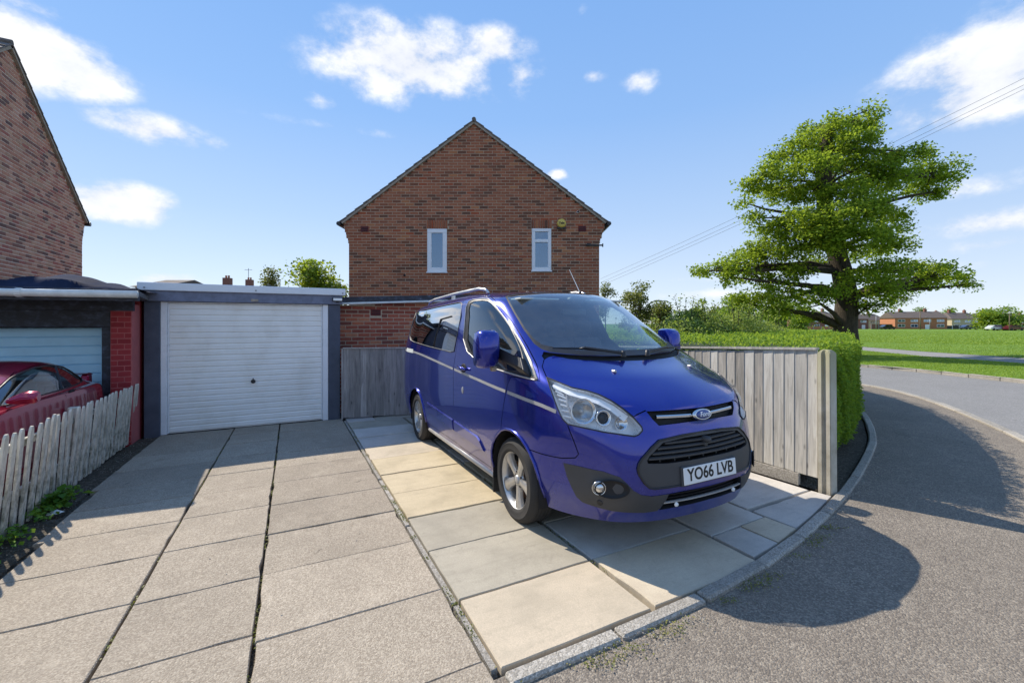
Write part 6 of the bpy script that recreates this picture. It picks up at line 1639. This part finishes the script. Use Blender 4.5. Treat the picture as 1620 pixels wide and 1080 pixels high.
# ------------------------------------------------------------------ the oak on the verge
def tree(name, label, base, trunk_r, top, clumps, nleaf, size, mat, seed, limbs=None, barkmat='bark', fork=None, cat='tree', spread=1.0, flare=1.5, thin=.0, extra=2, group=None):
    r = np.random.default_rng(seed); rr = random.Random(seed)
    root = empty(name, base, 0, label, cat, group); off = Vector(base)
    m = MB(); tp = [Vector(p) - off for p in top]; rad = np.linspace(trunk_r, trunk_r * .5, len(tp)).tolist(); rad[0] *= flare
    m.tube(tp, rad, 14)
    if fork is None: fork = tp[-1]
    for c in clumps:
        e = Vector(c[:3]) - off; k = min(range(len(tp)), key=lambda i: (tp[i] - e).length + max(0, tp[i].z - e.z) * 2.0); s = tp[k]
        L_ = (e - s).length; mid1 = s.lerp(e, .35) + Vector((rr.uniform(-1, 1), rr.uniform(-1, 1), rr.uniform(.1, .9))) * L_ * .09; mid2 = s.lerp(e, .7) + Vector((rr.uniform(-1, 1), rr.uniform(-1, 1), rr.uniform(-.4, .7))) * L_ * .07
        r0 = rad[k] * min(.42, .16 + .04 * L_); m.tube([s, mid1, mid2, e], [r0, r0 * .66, r0 * .42, r0 * .18], 7)
        for q in range(5):
            a = mid2.lerp(e, rr.uniform(-.2, .8)); b = a + Vector((rr.uniform(-1, 1) * c[3], rr.uniform(-1, 1) * c[4], rr.uniform(-.7, .9) * c[5])); m.tube([a, a.lerp(b, .5) + Vector((0, 0, rr.uniform(-.1, .1))) * L_ * .2, b], [r0 * .26, r0 * .17, r0 * .07], 5)
    m.build('trunk', M[barkmat], root, smooth=True)
    C_ = np.array(clumps, float); vol = (C_[:, 3] * C_[:, 4] * C_[:, 5]); pr = vol ** .72; pr /= pr.sum(); P_, T_ = [], []
    # each clump is many small sprays, so the outline stays ragged and the sky shows through
    cnt = np.maximum(6, (pr * nleaf / 42).astype(int))
    for c, k in zip(C_, cnt):
        d = r.normal(size=(k, 3)); d /= np.linalg.norm(d, axis=1)[:, None]; rad_ = r.uniform(.1, 1, k) ** .55
        s = c[:3] + d * c[3:6] * rad_[:, None]; s[:, 2] -= .25 * c[5] * (rad_ ** 2)
        for q, dz in zip(s, d[:, 2]):
            w = r.uniform(.5, 1.2) * size * 2.0; nl = int(r.uniform(26, 58))
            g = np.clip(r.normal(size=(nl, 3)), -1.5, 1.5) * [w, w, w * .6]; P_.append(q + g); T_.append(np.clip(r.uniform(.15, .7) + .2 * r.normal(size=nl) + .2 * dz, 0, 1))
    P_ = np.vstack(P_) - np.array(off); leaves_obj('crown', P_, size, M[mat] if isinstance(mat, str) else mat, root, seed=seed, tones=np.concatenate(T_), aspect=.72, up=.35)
    return root
TY = 24.0
def tb(u, v, ru, rv, dy=0.0, rd=None):
    p = pic(u, v, TY + dy); k = TY / 686; return (p.x, p.y, p.z, ru * k * .86, (rd or ru) * k * .78, rv * k * 1.04)
oak_base = pic(1334, 512, TY); oak_base = (oak_base.x, oak_base.y, gz(oak_base.y))
oak_top = [oak_base] + [tuple(pic(u, v, TY + dy)) for u, v, dy in ((1337, 520, 0), (1340, 470, 0), (1332, 430, .2), (1322, 395, .3), (1308, 350, .2), (1303, 300, 0), (1304, 240, -.2), (1308, 200, 0))]
oak_clumps = [tb(*a) for a in (
    (1380, 172, 16, 12, 0), (1362, 195, 34, 18, .4), (1318, 198, 34, 22, -.8), (1285, 205, 30, 20, .8), (1268, 228, 32, 22, -.5), (1310, 232, 46, 26, 1.4), (1352, 222, 40, 22, -1.5), (1385, 198, 18, 16, .6),
    (1240, 250, 34, 20, .6), (1285, 262, 44, 22, -1.6), (1338, 262, 44, 22, 1.2), (1212, 278, 36, 22, -.4), (1188, 300, 24, 20, .3), (1182, 322, 16, 14, -.5), (1230, 305, 42, 20, 1.4), (1280, 305, 44, 20, -.6), (1372, 255, 36, 20, -1.2),
    (1400, 248, 32, 18, .8), (1440, 240, 30, 16, -.3), (1462, 250, 20, 14, .5), (1420, 272, 40, 18, -1.4), (1466, 278, 34, 20, .6), (1498, 270, 24, 22, -.4), (1510, 280, 10, 12, .2), (1490, 302, 22, 14, .6), (1450, 300, 34, 16, 1.5), (1395, 290, 44, 20, .6), (1345, 300, 44, 20, -1.8),
    (1195, 345, 22, 12, -.8), (1368, 330, 50, 24, -2.4), (1320, 345, 52, 24, -2.6), (1265, 350, 50, 24, -1.6), (1222, 362, 40, 20, -.6), (1408, 335, 36, 20, 1.0), (1400, 372, 36, 20, -1.2), (1350, 372, 54, 22, -2.8), (1295, 378, 48, 20, -2.2), (1430, 355, 16, 10, .4),
    (1240, 392, 46, 20, -.8), (1195, 398, 40, 20, .6), (1160, 415, 36, 18, -.4), (1128, 428, 30, 12, .3), (1108, 428, 12, 6, 0), (1155, 438, 20, 14, -.6), (1185, 425, 36, 18, .8), (1375, 400, 40, 14, 1.8), (1422, 385, 26, 12, -.8),
    (1400, 425, 44, 16, -1.6), (1445, 425, 42, 17, .8), (1485, 430, 38, 16, -.4), (1515, 440, 20, 12, .3), (1533, 450, 8, 6, 0), (1460, 448, 34, 12, .8), (1395, 455, 34, 18, -2.0), (1425, 470, 20, 12, .5), (1360, 440, 30, 20, -2.4),
    (1255, 430, 36, 13, -.8), (1218, 440, 30, 14, .6), (1290, 412, 24, 10, 1.2), (1235, 462, 34, 11, -1.0), (1200, 470, 32, 12, .2), (1280, 472, 30, 10, -1.6), (1310, 462, 24, 14, -2.0), (1170, 476, 24, 12, .4), (1225, 488, 34, 12, -.6), (1270, 495, 30, 10, .5), (1375, 480, 30, 12, -1.0))]
tree('oak_tree', 'large spreading oak tree in fresh leaf beyond the hedge corner', oak_base, .60, oak_top, oak_clumps, 74000, .145, 'oak', 41, flare=1.35)

# ------------------------------------------------------------------ smaller trees
def small_tree(name, label, u, vtop, vbase, ru, Y, mat, seed, n=5000, size=.12, shape=None, group=None):
    k = Y / 686; r = random.Random(seed); b = pic(u, 512, Y); base = (b.x, b.y, gz(b.y)); h = (vbase - vtop)
    cl = []
    for i in range(11):
        t = r.random(); vv = vtop + h * (.18 + .62 * t); w = ru * math.sin(math.pi * (.22 + .68 * (1 - abs(t - .45)))) ; uu = u + r.uniform(-1, 1) * ru * .62
        p = pic(uu, vv, Y + r.uniform(-.5, .5) * ru * k); cl.append((p.x, p.y, p.z, ru * k * r.uniform(.3, .5), ru * k * r.uniform(.3, .5), h * k * r.uniform(.10, .18)))
    p = pic(u, vtop + h * .1, Y); cl.append((p.x, p.y, p.z, ru * k * .3, ru * k * .3, h * k * .1))
    top = [base] + [tuple(pic(u + r.uniform(-.06, .06) * ru, vbase - (vbase - vtop) * t, Y)) for t in (.25, .5, .75)]
    return tree(name, label, base, ru * k * .075, top, cl, n, size, mat, seed, group=group)
small_tree('garden_tree', 'yellow-green leafy tree rising behind the white garage roof', 500, 408, 520, 52, 14.5, 'lime', 51, 7500, .11)
small_tree('garden_tree', 'thin sparse shrubby tree with bare shoots left of the yellow-green one', 428, 418, 515, 14, 15.0, 'olive', 52, 500, .07)
small_tree('street_tree', 'olive-brown bushy tree just right of the brick house', 1012, 443, 530, 32, 30, 'olive', 53, 5200, .15)
small_tree('street_tree', 'dark low tree in front of the lamp post beyond the van windscreen', 1046, 478, 530, 17, 28, 'olive', 54, 2200, .13)
small_tree('street_tree', 'sparse twiggy tree showing past the right wall of the brick house', 958, 444, 525, 12, 26, 'olive', 55, 350, .09)
small_tree('young_tree', 'slim young tree in pale leaf behind the oak low branches', 1172, 462, 528, 34, 42, 'young', 56, 4200, .22)
small_tree('young_tree', 'broad young tree in pale leaf standing before the far terrace', 1232, 470, 528, 36, 44, 'young', 57, 4200, .22)
small_tree('young_tree', 'small pale tree beside the oak trunk on the field edge', 1272, 482, 527, 24, 46, 'young', 58, 2400, .22)
small_tree('far_tree', 'spreading pale green tree at the right end of the far houses', 1592, 486, 524, 30, 120, 'young', 59, 3200, .55)
small_tree('far_tree', 'round green tree right of the far semi with cars below', 1560, 489, 523, 20, 125, 'oak', 60, 1800, .55)
for i, (u, v, ru, Y, lb) in enumerate(((1455, 486, 7, 190, 'far tree top peeping over the detached red house roof'), (1503, 487, 12, 190, 'far tree crown above the pale semis roof'), (1140, 487, 22, 110, 'far dark tree left of the young trees'), (1100, 492, 16, 110, 'far low tree over the shrubs by the van'))):
    small_tree('far_tree', lb, u, v, 522, ru, Y, 'olive' if i > 1 else 'young', 61 + i, 900, .6)

# ------------------------------------------------------------------ far houses round the field
def far_house(u0, u1, vr, ve, vb, Y, wall, label, seed, windows=3, gable=None, chim=1, depth=8.0, tilt=0.0, cream=None, door=True):
    k = Y / 686; p = pic(u0, 512, Y); w = (u1 - u0) * k; zb = -.30; ze = CAM_H + (512 - ve) * k; zr = CAM_H + (512 - vr) * k
    root = empty('house', (p.x, p.y, 0), -TH + tilt, label, 'house')
    MB().box(0, w, 0, depth, zb, ze).build('wall', M[wall], root)
    rf = MB(); o = .35
    hip = 0 if gable else min(2.5, w * .2)
    vs = [(-o, -o, ze - .1), (w + o, -o, ze - .1), (w + o, depth + o, ze - .1), (-o, depth + o, ze - .1), (hip - o, depth / 2, zr), (w + o - hip, depth / 2, zr)]
    rf.add(vs, [(0, 1, 5, 4), (2, 3, 4, 5), (1, 2, 5), (3, 0, 4), (3, 2, 1, 0)]); roof = rf.build('roof', M['house_roof'], root)
    for i in range(chim):
        x = w * (.25 + .5 * i) if chim > 1 else w * .5; ch = MB().box(x - .35, x + .35, depth / 2 - .35, depth / 2 + .35, zr - .5, zr + .9).build('chimney', M['house_dark'], roof)
        for q in (-.15, .15): MB().lathe([(.09, 0), (.11, .3)], 8, M=Matrix.Translation((x + q, depth / 2, zr + .88))).build('chimney_pot', M['house_brick'], ch)
    r = random.Random(seed); hgt = ze - zb
    for fl in (0, 1):
        for i in range(windows):
            xw = w / windows; x0 = xw * i + xw * .22; x1 = xw * (i + 1) - xw * .22; z0 = zb + hgt * (.17 if fl == 0 else .62); z1 = z0 + hgt * (.26 if fl == 0 else .22)
            if fl == 0 and door and i == windows // 2:
                MB().box(x0 + (x1 - x0) * .2, x1 - (x1 - x0) * .2, -.05, .02, zb, zb + hgt * .40).build('door', M[r.choice(['upvc', 'black', 'vent'])], root); continue
            wn = MB().box(x0, x1, -.06, .03, z0, z1).build('window', M['upvc'], root); mid = (x0 + x1) / 2
            for a, b in ((x0 + .1, mid - .05), (mid + .05, x1 - .1)): MB().box(a, b, -.075, -.062, z0 + .1, z1 - .1).build('pane', M['pane'], wn)
    if gable:
        MB().prism([(0.0, ze - .1), (depth, ze - .1), (depth / 2, zr - .12)], -.0, .15, 'x').build('gable_wall', M[wall], root)
        MB().prism([(0.0, ze - .1), (depth, ze - .1), (depth / 2, zr - .12)], w - .15, w, 'x').build('gable_wall', M[wall], root)
    return root
far_house(1416, 1484, 492.5, 502.5, 521.5, 150, 'house_brick', 'far detached red house with bright brick gable facing the field', 1, 4, True, 2, 9, math.radians(-14))
far_house(1373, 1401, 496, 506, 521, 165, 'house_cream', 'far cream rendered house left of the detached red one', 2, 2, None, 1)
far_house(1342, 1374, 494, 504, 521, 150, 'house_dark', 'far dark brick house just right of the oak trunk', 3, 2, None, 1)
far_house(1270, 1330, 492, 502, 521, 140, 'house_dark', 'far dark terrace seen left of the oak trunk through its low leaves', 4, 4, None, 2)
far_house(1200, 1256, 495, 504, 520, 150, 'house_dark', 'far dark brick house with garden hedge behind the young trees', 5, 3, None, 1)
far_house(1166, 1196, 500, 508, 520, 150, 'house_brick', 'far orange brick house end showing between pale shrubs', 6, 2, True, 1)
far_house(1482, 1512, 495, 505, 521, 165, 'house_cream', 'far pale semi with brown roof right of the detached red house', 7, 2, True, 1)
far_house(1506, 1556, 494, 504, 520, 158, 'house_cream', 'far pale semi with white lean-to porch behind parked cars', 8, 3, None, 2)
far_house(1552, 1590, 495, 504, 520, 170, 'house_dark', 'far dark house mostly hidden by the round green tree', 9, 2, None, 1)
far_house(1606, 1660, 497, 506, 520, 160, 'house_brick', 'far brick house at the right edge beyond the pale tree', 10, 3, None, 1)
far_house(1092, 1128, 503, 508, 520, 150, 'house_brick', 'far low roofed house peeping over the wild shrubs', 11, 2, None, 1)
far_house(300, 340, 447, 460, 530, 45, 'house_dark', 'distant house whose chimney shows over the white garage trim', 12, 3, None, 1)
far_house(346, 380, 449, 460, 530, 52, 'house_dark', 'distant house with aerial on its chimney behind the garage', 13, 3, None, 1)
far_house(214, 252, 436, 452, 530, 40, 'house_cream', 'distant tiled roof end showing between the two garages', 14, 2, True, 0)
b = pic(361, 440, 52); ar = empty('tv_aerial', (b.x, b.y, b.z - .5), -TH, 'thin television aerial on the distant chimney behind the garage', 'aerial')
b.z -= b.z - 0
MB().tube([(0, 4, 0), (0, 4, 2.2)], .03, 5).build('mast', M['wire'], ar); MB().tube([(-.5, 4, 2.0), (.5, 4, 2.0)], .02, 5).tube([(-.3, 3.8, 2.0), (-.3, 4.2, 2.0)], .015, 4).tube([(.3, 3.8, 2.0), (.3, 4.2, 2.0)], .015, 4).build('boom', M['wire'], ar)
# field-edge fences, hedges and cars in front of the far houses
for i, (u0, u1, Y, h, mt, lb) in enumerate(((1378, 1412, 145, 1.7, 'house_dark', 'far dark garden fence below the cream house'), (1484, 1530, 150, 1.2, 'black', 'far low dark fence before the pale semis'), (1205, 1245, 120, 2.4, 'hedge', 'far dark clipped hedge below the terrace'), (1262, 1330, 135, 1.0, 'house_brick', 'far low brick garden wall left of the oak'))):
    a = pic(u0, 512, Y); w = (u1 - u0) * Y / 686; o = MB().box(0, w, 0, .25 if mt != 'hedge' else 1.2, -.30, -.3 + h).build('garden_hedge' if mt == 'hedge' else 'garden_wall' if 'wall' in lb else 'garden_fence', M['hcore'] if mt == 'hedge' else M[mt]); o.location = (a.x, a.y, 0); o.rotation_euler = (0, 0, -TH)
    tag(o, lb, 'hedge' if mt == 'hedge' else 'wall' if 'wall' in lb else 'fence')
    for q in range(int(w / 2.4)): 
        if mt != 'hedge' : MB().box(q * 2.4, q * 2.4 + .18, -.06, .0, -.30, -.2 + h).build('post', M['upvc'] if i == 1 else M['galv'], o)
CARC = {}
def far_car(u, Y, c, label, rz=0.0):
    p = pic(u, 512, Y); root = empty('parked_car', (p.x, p.y, -.30), -TH + rz, label, 'car', 'cars parked by the far houses')
    mt = CARC.setdefault(c, plain('far car ' + str(len(CARC)), c, .3, .2, coat=1))
    o = MB().prism([(-2.1, .35), (2.1, .35), (2.15, .75), (1.3, .92), (.75, 1.42), (-1.1, 1.45), (-1.75, .98), (-2.15, .85)], -.85, .85, 'y').build('body', mt, root); bevel(o, .08, 2)
    MB().prism([(1.15, .95), (.70, 1.36), (-1.05, 1.38), (-1.6, 1.0)], -.87, .87, 'y').build('window', M['privacy'], root)
    for x in (-1.35, 1.35):
        for s in (-1, 1): MB().lathe([(.001, .1), (.2, .1), (.32, .08), (.32, -.08), (.001, -.1)], 16, M=Matrix.Translation((x, s * .8, .32)) @ Matrix.Rotation(math.radians(-90 * s), 4, 'X')).build('wheel', M['rubber'], root)
far_car(1404, 140, (.02, .02, .03, 1), 'far black car by the cream house fence'); far_car(1532, 135, (.03, .04, .10, 1), 'far dark blue car before the pale semi')
far_car(1575, 118, (.75, .76, .78, 1), 'far white car under the round green tree'); far_car(1603, 116, (.12, .01, .025, 1), 'far maroon car under the pale green tree')
# poles, lamp posts and wires
def pole(u, vt, Y, r, mat, label, name='utility_pole', cat='pole', arm=None, vb=521):
    p = pic(u, 512, Y); k = Y / 686; h = CAM_H + (512 - vt) * k + .3; root = empty(name, (p.x, p.y, -.3), -TH, label, cat)
    MB().tube([(0, 0, 0), (0, 0, h * .5), (0, 0, h - (.5 if arm else 0))], [r, r * .85, r * .6], 8).build('shaft', M[mat], root, smooth=True)
    if arm:
        MB().tube([(0, 0, h - .5), (-.05, 0, h - .15), (-.3, 0, h), (-arm, 0, h + .02)], [r * .6, r * .55, r * .5, r * .5], 6).build('arm', M[mat], root, smooth=True)
        MB().cbox(-arm - .55, -arm + .05, -.12, .12, h - .06, h + .06, b=.03).build('lamp_head', M['galv'], root)
    else: MB().box(-.6, .6, -.05, .05, h - .35, h - .25).build('crossarm', M[mat], root)
pole(1061, 476, 33, .07, 'galv', 'grey street lamp rising above the shrubs beyond the van', 'street_lamp', 'street lamp', .75)
pole(1456, 491, 135, .17, 'pole_wood', 'far wooden pole in front of the detached red house'); pole(1386, 498, 140, .12, 'galv', 'far thin pole beside the cream house')
pole(1471, 502, 132, .10, 'galv', 'far pale lamp post right of the wooden pole', 'street_lamp', 'street lamp', .8); pole(1545, 501, 130, .12, 'galv', 'far pale lamp post before the pale semis porch', 'street_lamp', 'street lamp', .8); pole(1597, 496, 115, .12, 'pole_wood', 'far pole among the pale green tree branches')
for i, (va, vb_) in enumerate(((441, 120), (447, 131), (452, 138))):
    a, b = pic(950, va, 48), pic(1680, vb_ - 26, 30); pts = []
    for q in range(25):
        t = q / 24; p = a.lerp(b, t); p.z -= .9 * 4 * t * (1 - t) * .35; pts.append(p)
    o = MB().tube(pts, .013, 5).build('overhead_wire', M['wire']); tag(o, ['topmost of the three overhead wires crossing above the oak', 'middle one of the three overhead wires above the oak', 'lowest of the three overhead wires crossing above the oak'][i], 'wire', 'overhead wires crossing the sky')
